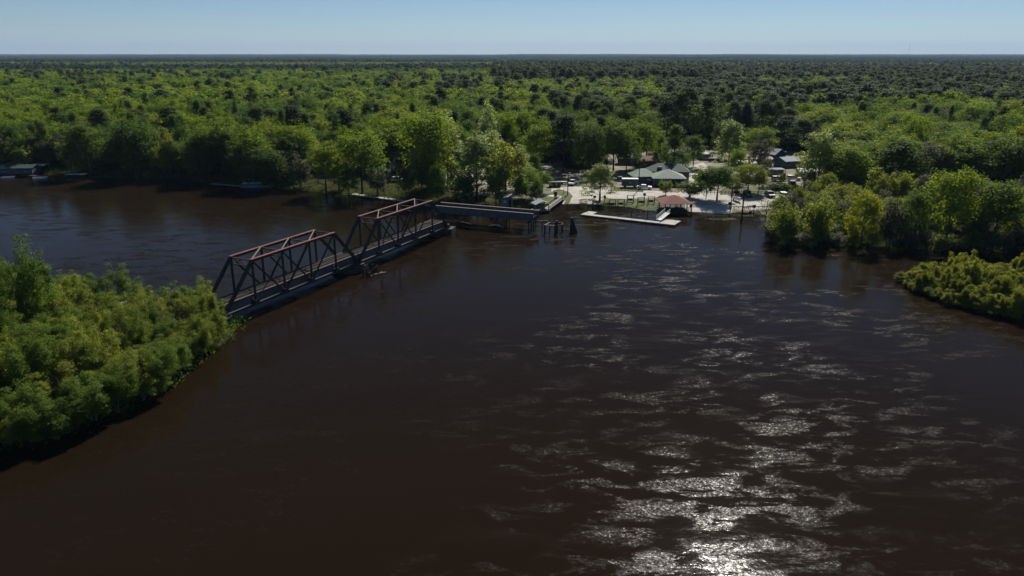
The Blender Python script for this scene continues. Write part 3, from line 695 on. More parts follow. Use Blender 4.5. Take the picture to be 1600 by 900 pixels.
# beyond 3.5 km the woods read as one rough canopy
def far_canopy():
    rows = [3450.]; s = 16.
    while rows[-1] < 23000: rows.append(rows[-1]+s); s *= 1.035
    rows = np.array(rows); nx = 700; u = np.linspace(-.85, .85, nx); r = np.random.default_rng(8)
    X = rows[:, None]*u[None]+r.uniform(-4, 4, (len(rows), nx)); Y = np.repeat(rows[:, None], nx, 1)
    Zc = 11+r.uniform(0, 7, X.shape)+5*np.sin(X*.002+Y*.0011)*np.sin(Y*.0017)+np.where(np.sin(X*.00061+2)+np.sin(Y*.0023+X*.0002) > 1.1, -9, 0)
    Zc += np.clip((Y-5000)/8000, 0, 1)*(7+8*np.sin(X*.0007+.3)*np.sin(X*.00023+Y*.0001)+3*np.sin(X*.0031))
    Zc[0] = .9
    co = np.stack([X, Y, Zc], -1).reshape(-1, 3); ny = len(rows)
    i = (np.arange(ny-1)[:, None]*nx+np.arange(nx-1)[None]).reshape(-1, 1); F = np.hstack([i, i+1, i+nx+1, i+nx])
    m = mat('distant_canopy', (.010,.018,.012), .9, 0, .3, .0016, c2=(.030,.046,.020), spec=0.)  # dark colour includes the shade between crowns that this flat sheet lacks
    link('distant_forest', np_mesh('distant_forest', co, F, m)); tag(bpy.data.objects['distant_forest'], 'flat dark band of far woodland along the horizon', 'forest', kind='stuff')
far_canopy()
# undergrowth on the banks
def undergrowth():
    r = np.random.default_rng(21); n = 26000
    Xa = r.uniform(-230, -20, n); Ya = r.uniform(215, 330, n); Xb = r.uniform(60, 170, n//2); Yb = r.uniform(160, 240, n//2); Xc = r.uniform(-110, -42, n//2); Yc = r.uniform(58, 125, n//2)
    X = np.concatenate([Xa, Xb, Xc]); Y = np.concatenate([Ya, Yb, Yc]); d = np.maximum(sdist(X, Y, MAIN), sdist(X, Y, NEAR))
    k = (d > -.6) & (d < 40) & ~inside(X, Y, SETTLE) & ~inside(X, Y, YARD) & (r.uniform(size=len(X)) < np.exp(-np.abs(d)/18)); X = X[k]; Y = Y[k]; K = len(X)
    Zt = terr(X, Y); pts_ = np.stack([X, Y, np.maximum(Zt, 0)], -1)[:, None]+r.normal(size=(K, 7, 3))*np.array([.7, .7, .45])+np.array([0, 0, .7]); pts_ = pts_.reshape(-1, 3)
    q = r.normal(size=pts_.shape); q /= np.linalg.norm(q, axis=1)[:, None]; a = np.cross(q, r.normal(size=pts_.shape)); a /= np.linalg.norm(a, axis=1)[:, None]; b = np.cross(q, a); s = r.uniform(.07, .2, len(pts_))[:, None]
    V = np.stack([pts_+a*s, pts_+b*s*.7, pts_-a*s, pts_-b*s*.7], 1).reshape(-1, 3)
    link('undergrowth', np_mesh('undergrowth', V, np.arange(len(V)).reshape(-1, 4), M['green'], r.uniform(0, 1, len(pts_)))); tag(bpy.data.objects['undergrowth'], 'dark low bushes and weeds under the bank trees', 'undergrowth', kind='stuff')
undergrowth()

# ------------------------------------------------------------------ the swing bridge
def swing_bridge():
    rz = math.atan2(.902, .431); L = 7.28; W = 4.8; zb, zt = 1.75, 9.5
    x0, y0 = -47.35, 114.5        # near lower corner
    t = thing('swing_bridge', 'rusty open railway swing bridge of two steel trusses, turned out of line over the river', 'bridge', (x0, y0, 0), rz)
    S, RU = M['steel'], M['rust']
    for y in (0, W):
        MB().box((L*5, y, zb), (L*10, .38, .42)).build('bottom_chord', S, t)
    for sp in (0, 5):
        for y in (0, W):
            a, b = (sp+1)*L, (sp+4)*L
            c = MB().box(((a+b)/2, y, zt), (b-a+.3, .5, .42)).build('top_chord', S, t)
            MB().box(((a+b)/2, y, zt+.235), (b-a+.5, .62, .05)).build('cover_plate', RU, c)
            MB().bar((sp*L, y, zb), (a, y, zt), .52, .45).build('end_post', S, t)
            MB().bar(((sp+5)*L, y, zb), (b, y, zt), .52, .45).build('end_post', S, t)
            for k in (1, 2, 3, 4):
                MB().bar(((sp+k)*L, y, zb), ((sp+k)*L, y, zt), .26, .34).build('vertical', S, t)
            for p, q, wd in ((1, 2, .3), (3, 2, .42), (2, 3, .26), (4, 3, .3)):
                MB().bar(((sp+p)*L, y+(.05 if (p+q) % 2 else 0), zt), ((sp+q)*L, y, zb), .16, wd).build('diagonal', S, t)
            for k in range(0, 6):        # gusset plates
                MB().box(((sp+k)*L, y, zb+.25), (1.2, .55, .95)).build('gusset_plate', S, t)
        for k in (1, 2, 3, 4):
            X = (sp+k)*L; m = MB()
            m.bar((X, 0, zt), (X, W, zt), .16, .2); m.bar((X, 0, zt-1.1), (X, W, zt-1.1), .12, .16)
            for j in range(4):
                ya, yb = W*j/4, W*(j+1)/4; m.bar((X, ya, zt-(1.1 if j % 2 else 0)), (X, yb, zt-(0 if j % 2 else 1.1)), .08)
            m.build('sway_brace', S, t)
            if k < 4: MB().bar((X, 0, zt+.22), (X+L, W, zt+.22), .2, .12).build('top_lateral_brace', M['rustpale'], t)
    for k in range(11):
        MB().box((k*L, W/2, zb+.25), (.35, W-.3, .9)).build('floor_beam', S, t)
    for y in (1.35, W-1.35):             # stringers set inside the trusses
        for k in range(10):
            g = MB(); g.box(((k+.5)*L, y-(.75 if y < 2 else -.75), zb+.80), (L-.4, .12, 1.05)); g.box(((k+.5)*L, y-(.75 if y < 2 else -.75), zb+.80-.55), (L-.4, .34, .06))
            for q in range(7): g.box((k*L+.7+q*(L-1.4)/6, y-(.86 if y < 2 else -.86), zb+.80), (.07, .1, 1.0))
            g.build('stringer', M['girder'], t)
    m = MB(); n = 170; r = random.Random(2)
    for i in range(n):
        if r.random() < .03: continue
        m.box((.3+i*(L*10-.6)/(n-1), W/2+r.uniform(-.05, .05), zb+1.45), (.25, W-.9, .2))
    m.build('deck_ties', M['tie'], t)
    for y in (.62, W-.62): MB().box((L*5, y, zb+1.63), (L*10, .2, .15)).build('guard_timber', M['rustpale'], t)
    for y in (1.7, W-1.7): MB().box((L*5, y, zb+1.62), (L*10, .08, .14)).build('rail', M['steel'], t)
    mm = MB(); mm.tube([(L*5, W/2, .9), (L*5, W/2, 1.5)], [3.1, 3.1], 28); mm.build('turning_drum', M['steel'], t)
    c, s = math.cos(rz), math.sin(rz)
    def wp(a, b): return (x0+c*a-s*b, y0+s*a+c*b)
    p = wp(L*5, W/2); o = thing('pivot_pier', 'dark round masonry pier under the middle of the swing bridge', 'pier', (p[0], p[1], 0))
    MB().tube([(0, 0, -3), (0, 0, .9)], [3.9, 3.6], 30).build('shaft', M['pierdark'], o); MB().tube([(0, 0, .7), (0, 0, .88)], [3.85, 3.85], 30).build('coping', M['pierdark'], o)
    p = wp(L*10+.2, W/2-.3); o = thing('end_pier', 'dark masonry pier topped with driftwood under the far end of the swing bridge', 'pier', (p[0], p[1], 0), rz+.2)
    MB().box((0, 0, -.75), (3.2, 6.6, 4.5)).build('shaft', M['pierdark'], o)
    d = MB(); r = random.Random(4)
    for i in range(16):
        a = r.uniform(0, 6.28); q = Vector((r.uniform(-1, 1.2), r.uniform(-3, 2.8), 1.58)); d.bar(q, q+Vector((math.cos(a)*.8, math.sin(a)*.8, r.uniform(.05, .35))), .14)
    d.build('driftwood', M['debris'], o)
    # old fender piles beside the pivot
    p = wp(L*5-.5, -3.3); o = thing('fender_piles', 'cluster of rotten timber piles beside the pivot pier', 'piles', (p[0], p[1], 0), rz)
    r = random.Random(6)
    for i in range(11):
        a, b = r.uniform(-2.6, 2.0), r.uniform(-1.6, .6); MB().tube([(a, b, -2), (a+r.uniform(-.1, .1), b, r.uniform(.4, 1.9))], [.2, .15], 7).build('pile', M['timber'], o)
    d = MB()
    for i in range(5):
        a, b = r.uniform(-2, 2), r.uniform(-2, 0); d.bar((a, b, .12), (a+r.uniform(-1.3, 1.3), b+r.uniform(-.6, .6), .2), .14)
    d.build('driftwood', M['debris'], o)
    # near abutment in the bushes
    p = wp(-1.0, W/2); o = thing('abutment', 'low dark masonry abutment under the near left end of the swing bridge', 'pier', (p[0], p[1], 0), rz)
    MB().box((0, 0, -.75), (4, 6.8, 4.4)).build('shaft', M['pierdark'], o)
swing_bridge()

def girder_span():
    A = Vector((-21.0, 194.2, 0)); B = Vector((5.3, 183.3, 0)); d = B-A; L = d.length; rz = math.atan2(d.y, d.x); W = 4.4
    t = thing('girder_bridge', 'grey plate girder railway span with rusty top edges, ending in mid water', 'bridge', A, rz)
    for y in (0, W):
        g = MB(); g.box((L/2, y, 3.55), (L, .08, 1.8)); 
        for k in range(15):
            for s in (-1, 1): g.box((.15+k*(L-.3)/14, y+s*.13, 3.55), (.09, .16, 1.75))
        g.box((L/2, y, 2.67), (L, .45, .06)); o = g.build('plate_girder', M['girder'], t)
        MB().box((L/2, y, 4.5), (L+.1, .55, .09)).build('top_flange', M['rustpale'], o)
    m = MB(); r = random.Random(9)
    for i in range(62):
        if r.random() < .08: continue
        m.box((.3+i*(L-.5)/61, W/2, 3.35), (.24, W-.5, .2))
    m.build('deck_ties', M['tie'], t)
    for k in range(8): MB().box((.4+k*(L-.8)/7, W/2, 2.95), (.25, W-.3, .5)).build('floor_beam', M['steel'], t)
    for y in (1.5, W-1.5): MB().box((L/2, y, 3.52), (L, .08, .13)).build('rail', M['steel'], t)
    lab = ['under the left end of the grey girder span', 'under the left half of the grey girder span', 'under the middle of the grey girder span', 'right of the middle under the grey girder span', 'under the right end of the grey girder span']
    c, s = math.cos(rz), math.sin(rz)
    for i, f in enumerate((.04, .28, .60, .70, .965)):
        p = A+Vector((c, s, 0))*L*f; o = thing('pile_bent', 'dark timber pile bent '+lab[i], 'trestle bent', (p.x, p.y, 0), rz)
        for k in range(4): MB().tube([((k % 2)*.1, -.9+k*2.05, -2.5), (0, -.3+k*1.6, 2.2)], [.2, .17], 7).build('pile', M['timber'], o)
        MB().box((0, W/2-.1, 2.4), (.4, W+2.2, .42)).build('cap_beam', M['timberpale' if i in (0, 3) else 'timber'], o)
        MB().bar((.22, -1, .3), (.22, W+.6, 2.1), .08, .22).build('cross_brace', M['timber'], o)
        if i in (1, 2, 3): MB().bar((0, -.8, 1.0), (3.6*(1 if i < 3 else -1), -.8, .5), .14, .2).build('raking_timber', M['timberpale'], o)
    return A+Vector((c, s, 0))*L, rz
gend, grz = girder_span()
def ruined_frame():
    x, y = G(849, 358); o = thing('broken_pile_pair', 'two leaning timber stubs off the right end of the girder span', 'piles', (x, y, 0))
    for a in (0, .9): MB().tube([(a-.4, a, -2), (a-.3, a, 2.1-.3*a)], [.16, .13], 7).build('pile', M['timber'], o)
    MB().bar((-3, .6, 2.0), (1.2, .3, 2.2), .16, .2).build('beam', M['timberpale'], o)
    x, y = G(866, 366); o = thing('ruined_dolphin', 'black ruined timber frame on posts standing in open water', 'timber ruin', (x, y, 0))
    P = [(-2.4, .2), (-1.0, 3.1), (.1, -.6), (1.9, .4), (2.2, 2.6), (.6, .6)]; Hh = [2.35, 2.3, 2.3, 2.3, 2.2, 3.3]
    for (a, b), h in zip(P, Hh): MB().tube([(a, b, -2), (a, b, h)], [.17 if h < 3 else .36]*2, 8).build('post', M['timber'], o)
    for i, j in ((0, 1), (0, 2), (2, 3), (3, 4), (1, 4)): MB().bar((P[i][0], P[i][1], 2.25), (P[j][0], P[j][1], 2.25), .22, .26).build('beam', M['timber' if i else 'timberpale'], o)
    x, y = G(895, 364); o = thing('leaning_stump', 'dark pointed wedge of old timber leaning out of the water', 'timber ruin', (x, y, 0))
    m = MB(); m.prism([(-.9, -2), (1.25, -2), (1.15, .2), (-.15, 4.0), (-.55, 3.9)], -.45, .45); m.build('wedge', M['timber'], o)
    for k in range(3): MB().tube([(-.5+k*.5, -.6, -2), (-.5+k*.3, -.35, 1.9-.5*k)], [.18, .14], 7).build('pile', M['timber'], o)
    x, y = G(715, 369); MB_ = MB().tube([(0, 0, -2), (0, 0, .9)], [.14, .12], 7).build('single_pile', M['timber'], None, (x, y, 0)); tag(MB_, 'short single pile in the water beside the far bridge pier', 'pile')
ruined_frame()

# ------------------------------------------------------------------ docks, pavilion, boathouse
def floating_dock():
    A = Vector(G(923, 335.5, .5)+(0,)); B = Vector(G(1031, 347.5, .5)+(0,)); d = B-A; L = d.length; rz = math.atan2(d.y, d.x)
    t = thing('floating_dock', 'long pale concrete floating dock with a square platform at each end', 'dock', A, rz)
    n = 5
    for k in range(n):
        o = MB().box((L*(k+.5)/n, 0, .38), (L/n-.10, 1.9, .22)).build('deck_panel', M['concrete'], t)
        MB().box((L*(k+.5)/n, 0, .1), (L/n-.3, 1.7, .34)).build('float', M['black'], o)
    for a, b, w_, h_, nm in ((-1.2, 1.6, 2.8, 5.2, 'p'), (L+2.2, 1.8, 4.2, 5.6, 'q')):
        o = MB().box((a, b, .39), (w_, h_, .22)).build('platform', M['concrete'], t); MB().box((a, b, .1), (w_-.2, h_-.2, .34)).build('float', M['black'], o)
    g = thing('gangway', 'steep aluminium gangway with white railings onto the right end of the floating dock', 'gangway', (0, 0, 0))
    a = Vector(G(1029, 344, .6)+(.62,)); b = Vector(G(1043, 333, 1.6)+(1.7,)); n_ = (b-a).normalized().cross(Vector((0, 0, 1)))*.75
    g.location = a; a0 = Vector((0, 0, 0)); b0 = b-a
    MB().bar(a0, b0, 1.5, .12).build('deck', M['galv'], g)
    for s in (-1, 1):
        m = MB(); m.bar(a0+n_*s+Vector((0, 0, 1.05)), b0+n_*s+Vector((0, 0, 1.05)), .09); m.bar(a0+n_*s+Vector((0, 0, .55)), b0+n_*s+Vector((0, 0, .55)), .07)
        for k in range(6): q = a0+(b0-a0)*k/5+n_*s; m.bar(q, q+Vector((0, 0, 1.05)), .08)
        m.build('railing', M['galv'], g)
    for px, py, top, lb in ((987, 342, 327, 'thin guide pile by the middle of the floating dock'), (1012, 345, 327, 'thin guide pile left of the gangway'), (919, 333, 319, 'guide pile at the left end of the floating dock')):
        x, y = G(px, py, 0); y += .6
        tag(MB().tube([(0, 0, -2), (0, 0, topz(top, y)-.1)], [.11, .10], 8).build('guide_pile', M['timber'], None, (x, y, 0)), lb, 'pile')
floating_dock()

def hip_roof(m, w_, d_, z, h, ridge=0, over=.5, th=.12):
    a, b = w_/2+over, d_/2+over
    top = [(-ridge/2, 0, z+h), (ridge/2, 0, z+h)]; bot = [(-a, -b, z), (a, -b, z), (a, b, z), (-a, b, z)]
    low = [(p[0], p[1], p[2]-th) for p in bot]
    m.add(bot+top+low, [(0, 1, 5, 4), (1, 2, 5), (2, 3, 4, 5), (3, 0, 4), (6, 7, 1, 0), (7, 8, 2, 1), (8, 9, 3, 2), (9, 6, 0, 3), (9, 8, 7, 6)])
    return m
def pavilion():
    x, y = G(1052, 327, .9); o = thing('pavilion', 'open wooden pavilion on posts over the water with a red hipped roof', 'pavilion', (x, y+.5, 0), .05)
    w_, d_ = 6.6, 6.6
    MB().box((0, 0, .75), (7.4, 7.4, .22)).build('deck', M['timber'], o)
    for a in (-3.1, 0, 3.1):
        for b in (-3.1, 3.1): MB().box((a, b, .5), (.22, .22, 5.1)).build('post', M['timber'], o)
    for b in (-3.55, 3.55):
        m = MB(); m.box((0, b, 1.8), (7.2, .08, .1)); m.box((0, b, 1.25), (7.2, .08, .08))
        for k in range(13): m.box((-3.6+k*.6, b, 1.32), (.07, .07, .95))
        m.build('railing', M['timber'], o)
    for a in (-3.55, 3.55):
        m = MB(); m.box((a, 0, 1.8), (.08, 7.0, .1)); m.box((a, 0, 1.25), (.08, 7.0, .08)); m.build('railing', M['timber'], o)
    MB().box((0, 0, 2.96), (6.7, 6.7, .2)).build('eaves_beam', M['timber'], o)
    hip_roof(MB(), 7.0, 7.0, 3.16, 1.75, .6, .9).build('roof', M['roofred'], o)
    for k, a in enumerate((-1.4, 1.3)): 
        m = MB(); m.box((a, 1, 1.3), (1.5, .6, .08)); m.box((a, 1, 1.05), (.9, .1, .45)); m.build('bench', M['timberpale'], o)
    x, y = G(1048, 326, 1); 
pavilion()

def boathouse():
    x, y = G(845, 328, .5); o = thing('boathouse', 'small open boat shelter with a pale metal gable roof at the boardwalk end', 'boat shelter', (x, y, 0), .35)
    for a in (-1.7, 1.7):
        for b in (-1.5, 1.5): MB().box((a, b, .9), (.16, .16, 3.2)).build('post', M['timber'], o)
    MB().prism([(-2.4, 2.45), (0, 3.4), (2.4, 2.45), (2.4, 2.35), (0, 3.28), (-2.4, 2.35)], -1.9, 1.9).build('roof', M['roofmetal'], o)
    MB().box((0, 0, .55), (4.4, 3.8, .16)).build('deck', M['timberpale'], o)
    MB().box((0, 1.55, 1.4), (3.2, .08, 1.5)).build('back_wall', M['wallgrey'], o)
    A = Vector(G(853, 327, .8)+(.75,)); B = Vector(G(879, 309, 1.1)+(1.15,)); t = thing('boardwalk', 'pale plank boardwalk with railings sloping down from the lawn to the boat shelter', 'boardwalk', A)
    d = B-A; n_ = d.cross(Vector((0, 0, 1))).normalized()*.95; O = Vector((0, 0, 0))
    MB().bar(O, d, 2.0, .14).build('deck', M['timberpale'], t)
    for s in (-1, 1):
        m = MB(); m.bar(n_*s+Vector((0, 0, 1)), d+n_*s+Vector((0, 0, 1)), .14, .1)
        m.bar(n_*s+Vector((0, 0, .55)), d+n_*s+Vector((0, 0, .55)), .1, .1)
        k = 0
        while k < 12: q = d*k/11+n_*s; m.bar(q+Vector((0, 0, -.1)), q+Vector((0, 0, 1)), .12); k += 1
        m.build('railing', M['timberpale'], t)
    for k in range(5):
        for s in (-1, 1): q = d*k/5+n_*s; MB().tube([(q.x, q.y, -2.4), (q.x, q.y, q.z)], [.13, .12], 6).build('support_pile', M['timber'], t)
    x, y = G(790, 321, .4); o = thing('river_hut', 'dark little riverside hut with a sloping roof half hidden by trees', 'hut', (x, y, 0), .25)
    MB().box((0, 0, 1.5), (3.6, 3, 2.6)).build('wall', M['wallgrey'], o)
    MB().prism([(-2.3, 2.75), (2.3, 3.5), (2.3, 3.6), (-2.3, 2.85)], -2, 2).build('roof', M['roofgrey'], o)
    MB().box((-.6, -1.52, 1.8), (.8, .06, .8)).build('window', M['wallwhite'], o); MB().box((.9, -1.52, 1.3), (.8, .06, 1.9)).build('door', M['black'], o)
    for a in (-1.6, 1.6):
        for b in (-1.3, 1.3): MB().box((a, b, -.9), (.2, .2, 2.4)).build('post', M['timber'], o)
boathouse()

# ------------------------------------------------------------------ houses
def house(px, py, w_, d_, h, rz, wall, roof, kind, label, rh=1.6, name='house', cat='house', over=.5, win=3, walls=True):
    x, y = G(px, py, .95); o = thing(name, label, cat, (x, y+d_/2*math.cos(rz), .95), rz)
    if walls: MB().box((0, 0, h/2), (w_, d_, h)).build('wall', M[wall], o)
    else:
        for a in (-w_/2+.2, 0, w_/2-.2):
            for b in (-d_/2+.2, d_/2-.2): MB().box((a, b, h/2), (.18, .18, h)).build('post', M['timber'], o)
    if kind == 'gable':
        a = w_/2+over
        m = MB(); b = d_/2+over; e = .14
        m.add([(-a, -b, h), (a, -b, h), (a, 0, h+rh), (-a, 0, h+rh), (a, b, h), (-a, b, h)]+[(-a, -b, h-e), (a, -b, h-e), (a, 0, h+rh-e), (-a, 0, h+rh-e), (a, b, h-e), (-a, b, h-e)],
              [(0, 1, 2, 3), (3, 2, 4, 5), (9, 8, 7, 6), (11, 10, 8, 9), (0, 6, 7, 1), (5, 4, 10, 11), (1, 7, 8, 2), (2, 8, 10, 4), (3, 9, 6, 0), (5, 11, 9, 3)])
        m.build('roof', M[roof], o)
        if walls:
            g = MB(); 
            for s in (-1, 1): g.add([(s*w_/2*.999, -d_/2, h-.12), (s*w_/2*.999, d_/2, h-.12), (s*w_/2*.999, 0, h+rh-.2)], [(0, 1, 2)])
            g.build('gable_end', M[wall], o)
    elif kind == 'hip': hip_roof(MB(), w_, d_, h+.12, rh, max(0, w_-d_), over).build('roof', M[roof], o)
    else: MB().box((0, 0, h+.1), (w_+2*over, d_+2*over, .2)).build('roof', M[roof], o)
    if walls:
        for k in range(win):
            q = -w_/2+w_*(k+.5)/win
            if k == win//2 and win > 1: MB().box((q, -d_/2-.02, 1.0), (.95, .06, 2.0)).build('door', M['wallbrown'], o)
            else:
                f = MB().box((q, -d_/2-.02, 1.6), (1.3, .06, 1.1)).build('window', M['glass'], o)
                MB().box((q, -d_/2-.03, 1.0), (1.5, .12, .08)).build('sill', M['wallwhite'], f)
    return o
# green canvas restaurant
def tents():
    x, y = G(1047, 292, .95); o = thing('canvas_pavilion', 'large sage green hipped canvas roof over an open eating area', 'pavilion', (x, y+4.5, .95), -.06)
    hip_roof(MB(), 10.6, 9.0, 2.75, 2.5, 0, .3).build('roof', M['roofgreen'], o)
    MB().box((0, -.6, .3), (12.5, 10.5, .3)).build('deck', M['tie'], o)
    for a in (-5.2, -1.7, 1.7, 5.2):
        for b in (-4.4, 4.4): MB().box((a, b, 1.4), (.14, .14, 2.7)).build('post', M['galv'], o)
    MB().box((0, 4.3, 1.6), (10.2, .08, 2.3)).build('back_wall', M['wallgreen'], o)
    MB().box((-2.2, -4.42, 1.5), (5.6, .05, 1.9)).build('screen_wall', M['wallgreen'], o)
    m = MB()
    for k in range(12): m.box((-6+k*1.09, -5.7, 1.0), (.08, .08, 1.1))
    m.box((0, -5.7, 1.5), (12.2, .1, .1)); m.box((0, -5.7, 1.0), (12.2, .08, .08)); m.build('railing', M['timber'], o)
    MB().box((0, -5.95, .25), (12.4, .1, .45)).build('deck_skirt', M['tie'], o)
    for k, a in enumerate((-3.5, 0, 3.4)):
        m = MB(); m.box((a, -1, 1.2), (1.8, .8, .07)); m.box((a, -1, .8), (.2, .5, .75)); m.build('table', M['timberpale'], o)
    o = thing('canvas_annex', 'smaller sage canvas roof joined to the left of the large green pavilion', 'pavilion', (x-7.6, y+9.0, .95), .1)
    hip_roof(MB(), 8.4, 7.5, 2.6, 2.2, 1.5, .3).build('roof', M['roofgreen'], o)
    MB().box((0, 0, 1.25), (8.2, 7.2, 2.4)).build('wall', M['wallgreen'], o)
    MB().box((1.2, -3.65, 1.5), (1.5, .06, .6)).build('window', M['wallwhite'], o)
    o = thing('restaurant_hall', 'dark green hipped roof behind the sage canvas pavilion', 'building', (x+2, y+15, .95), -.1)
    MB().box((0, 0, 1.6), (14, 7, 3.2)).build('wall', M['wallgreen'], o); hip_roof(MB(), 14, 7, 3.3, 2.4, 7, .5).build('roof', M['roofdark'], o)
    MB().box((-3, -2.4, 4.6), (1.6, .9, .5)).build('roof_vent', M['roofmetal'], o)
    for a in (-4.5, 4.5): MB().box((a, -3.53, 1.7), (1.2, .06, 1)).build('window', M['glass'], o)
    x, y = G(985, 294, .95); o = thing('storage_trailer', 'blue-green box trailer with a pale roof edge beside the canvas annex', 'trailer', (x, y+1.6, .95), -.03)
    MB().box((0, 0, 1.75), (5.2, 2.4, 2.2)).build('body', M['wallgreen'], o); MB().box((0, 0, 2.9), (5.35, 2.5, .12)).build('roof', M['roofwhite'], o)
    MB().box((0, -1.22, 1.7), (.6, .05, .5)).build('vent', M['galv'], o); MB().box((0, 0, .58), (5, .3, .14)).build('chassis', M['steel'], o)
    for a in (-1.6, 1.6):
        for s in (-1, 1): MB().tube([(a, s*1.0, .36), (a, s*1.22, .36)], [.36, .36], 12).build('wheel', M['tyre'], o)
tents()
house(1112, 250, 9, 6, 2.5, .05, 'wallbrown', 'rooftan', 'gable', 'open carport with a flat tan roof behind the pale tall tree', .5, 'carport', 'carport', walls=False)
house(1166, 266, 7, 5, 2.7, .0, 'wallwhite', 'roofwhite', 'gable', 'small house with a flat whitish roof behind the yellow-green tree', .7)
house(1190, 259, 8, 5, 2.6, .0, 'wallgrey', 'rooftan', 'gable', 'low house with a tan roof right of the small white-roofed house', .7)
house(1210, 252, 7, 6, 3.0, -1.1, 'wallblue', 'roofmetal', 'gable', 'blue-sided house with a steep pale metal roof', 2.2)
house(1237, 262, 9, 7, 2.6, .35, 'wallgrey', 'roofmetal', 'gable', 'low building with a patched blue-grey metal roof beside the blue-sided house', 1.3)
house(1213, 275, 5, 3.5, 2.2, 0, 'wallgrey', 'roofgrey', 'flat', 'small grey shed in front of the patched metal roof', name='shed', cat='shed', win=1)
house(1018, 262, 9, 6, 2.6, .1, 'wallbrown', 'roofbrown', 'gable', 'brown-roofed house behind the canvas annex', 1.6)
house(1026, 250, 6, 4, 2.6, .0, 'wallwhite', 'roofwhite', 'flat', 'white flat-roofed trailer home above the brown-roofed house', name='trailer_home', cat='mobile home')
house(985, 258, 9, 6, 2.6, -.1, 'wallgrey', 'roofgrey', 'gable', 'dark grey house in the shade behind the box trailer', 1.5)
house(1262, 278, 6, 4, 2.4, .1, 'wallwhite', 'roofwhite', 'gable', 'little white house behind the tall pale poplar', .8)
house(1316, 277, 8, 5, 2.6, .2, 'wallwhite', 'roofmetal', 'gable', 'white house half hidden right of the tall pale poplar', 1.2)
house(372, 250, 10, 7, 3, .0, 'wallwhite', 'roofwhite', 'gable', 'white-roofed house glimpsed through the forest above the pontoon boat', 2.0)
house(502, 262, 9, 6, 3, .1, 'wallwhite', 'roofmetal', 'gable', 'pale metal-roofed house behind the bare trees of the far bank', 1.6)
house(536, 266, 8, 6, 3, -.1, 'wallwhite', 'roofwhite', 'gable', 'white house left behind the large domed bright tree', 1.8)
house(592, 277, 8, 4, 2.6, .0, 'wallgrey', 'rooftan', 'flat', 'long low shed with a pale roof right of the large domed tree', name='shed', cat='shed')
house(1424, 245, 9, 6, 3, .1, 'wallgrey', 'roofgrey', 'gable', 'grey-roofed house deep in the forest on the right', 1.6)
house(24, 272, 12, 6, 2.2, .05, 'wallblue', 'roofdark', 'gable', 'dark blue riverside house with a low dark roof at the left edge', 1.0)
house(88, 250, 7, 5, 3.2, .3, 'wallgrey', 'roofmetal', 'gable', 'house with a pale blue metal roof among the trees at the left', 1.8)
house(57, 269, 5, 4, 2.4, 0, 'wallblue', 'roofgrey', 'flat', 'open blue boat shed right of the blue riverside house', name='shed', cat='shed', walls=False)

# ------------------------------------------------------------------ vehicles
def car(px, py, rz, paint, kind, label, name='parked_car', cat='car', group=None):
    x, y = G(px, py, .97); z = .97+.07; o = thing(name, label, cat, (x, y, z), rz, group); W = .93
    L2 = 2.35 if kind != 'pickup' else 2.7
    low = [(-L2, .35), (L2-.1, .35), (L2, .6), (L2-.05, .95), (L2-1.2, 1.05), (-L2+.05, 1.08), (-L2-.02, .6)]
    b = MB().prism(low, -W, W).build('body', M[paint], o)
    if kind == 'suv': cab = [(L2-1.25, 1.05), (L2-1.9, 1.68), (-L2+.35, 1.7), (-L2+.06, 1.06)]
    elif kind == 'sedan': cab = [(L2-1.25, 1.03), (L2-1.95, 1.45), (-L2+1.35, 1.45), (-L2+.6, 1.06)]
    else: cab = [(L2-1.3, 1.05), (L2-1.9, 1.7), (L2-3.2, 1.72), (L2-3.35, 1.06)]
    MB().prism(cab, -W+.12, W-.12).build('windows', M['glass'], o)
    c = [p for p in cab]; tx = [c[1][0], c[2][0]]; MB().box(((tx[0]+tx[1])/2, 0, c[1][1]+.02), (abs(tx[0]-tx[1])+.1, 2*W-.26, .07)).build('roof', M[paint], o)
    if kind == 'pickup': MB().box((-L2+1.0, 0, 1.075), (1.7, 1.5, .02)).build('bed', M['black'], o)
    for a in (L2-.85, -L2+.85):
        for s in (-1, 1):
            wl = MB().tube([(a, s*(W-.2), .35), (a, s*(W+.02), .35)], [.36, .36], 14).build('wheel', M['tyre'], o); MB().tube([(a, s*(W+.01), .35), (a, s*(W+.035), .35)], [.2, .2], 10).build('rim', M['galv'], wl)
    for s in (-1, 1):
        MB().box((L2-.02, s*.68, .75), (.08, .34, .16)).build('headlight', M['carwhite'], o); MB().box((-L2, s*.74, .85), (.06, .22, .24)).build('tail_light', M['carred'], o)
    for e in (L2+.03, -L2-.03): MB().box((e, 0, .45), (.1, 1.75, .2)).build('bumper', M['black'], o)
    return o
car(1149, 307, R(-95), 'carred', 'suv', 'red car parked left of the dark utility pole')
car(1168, 307, R(-90), 'cargreen', 'suv', 'dark green car parked right of the dark utility pole')
car(1203, 308, R(-90), 'cargrey', 'suv', 'dark grey car parked by the thin leafless tree')
car(1225, 310, R(-92), 'carwhite', 'suv', 'white-roofed car parked furthest right beside the dark hedge')
car(895, 289, R(-110), 'carwhite', 'pickup', 'white pickup truck parked nose to the river beside the wooden lamp pole', 'pickup_truck', 'truck')
car(1216, 283, R(5), 'carwhite', 'suv', 'white car parked under the small grey shed')
car(1240, 282, R(-5), 'carwhite', 'suv', 'white car parked in front of the patched metal roof')
car(1237, 290, R(80), 'cardark', 'suv', 'dark car parked behind the hedge, below the two white cars')
car(1098, 273, R(100), 'cargrey', 'sedan', 'grey car parked right of the dark green restaurant hall')
car(1088, 279, R(95), 'carwhite', 'sedan', 'white car parked close behind the sage canvas roof')
car(622, 284, R(10), 'carwhite', 'suv', 'white car among the far bank trees beside the low pale shed')
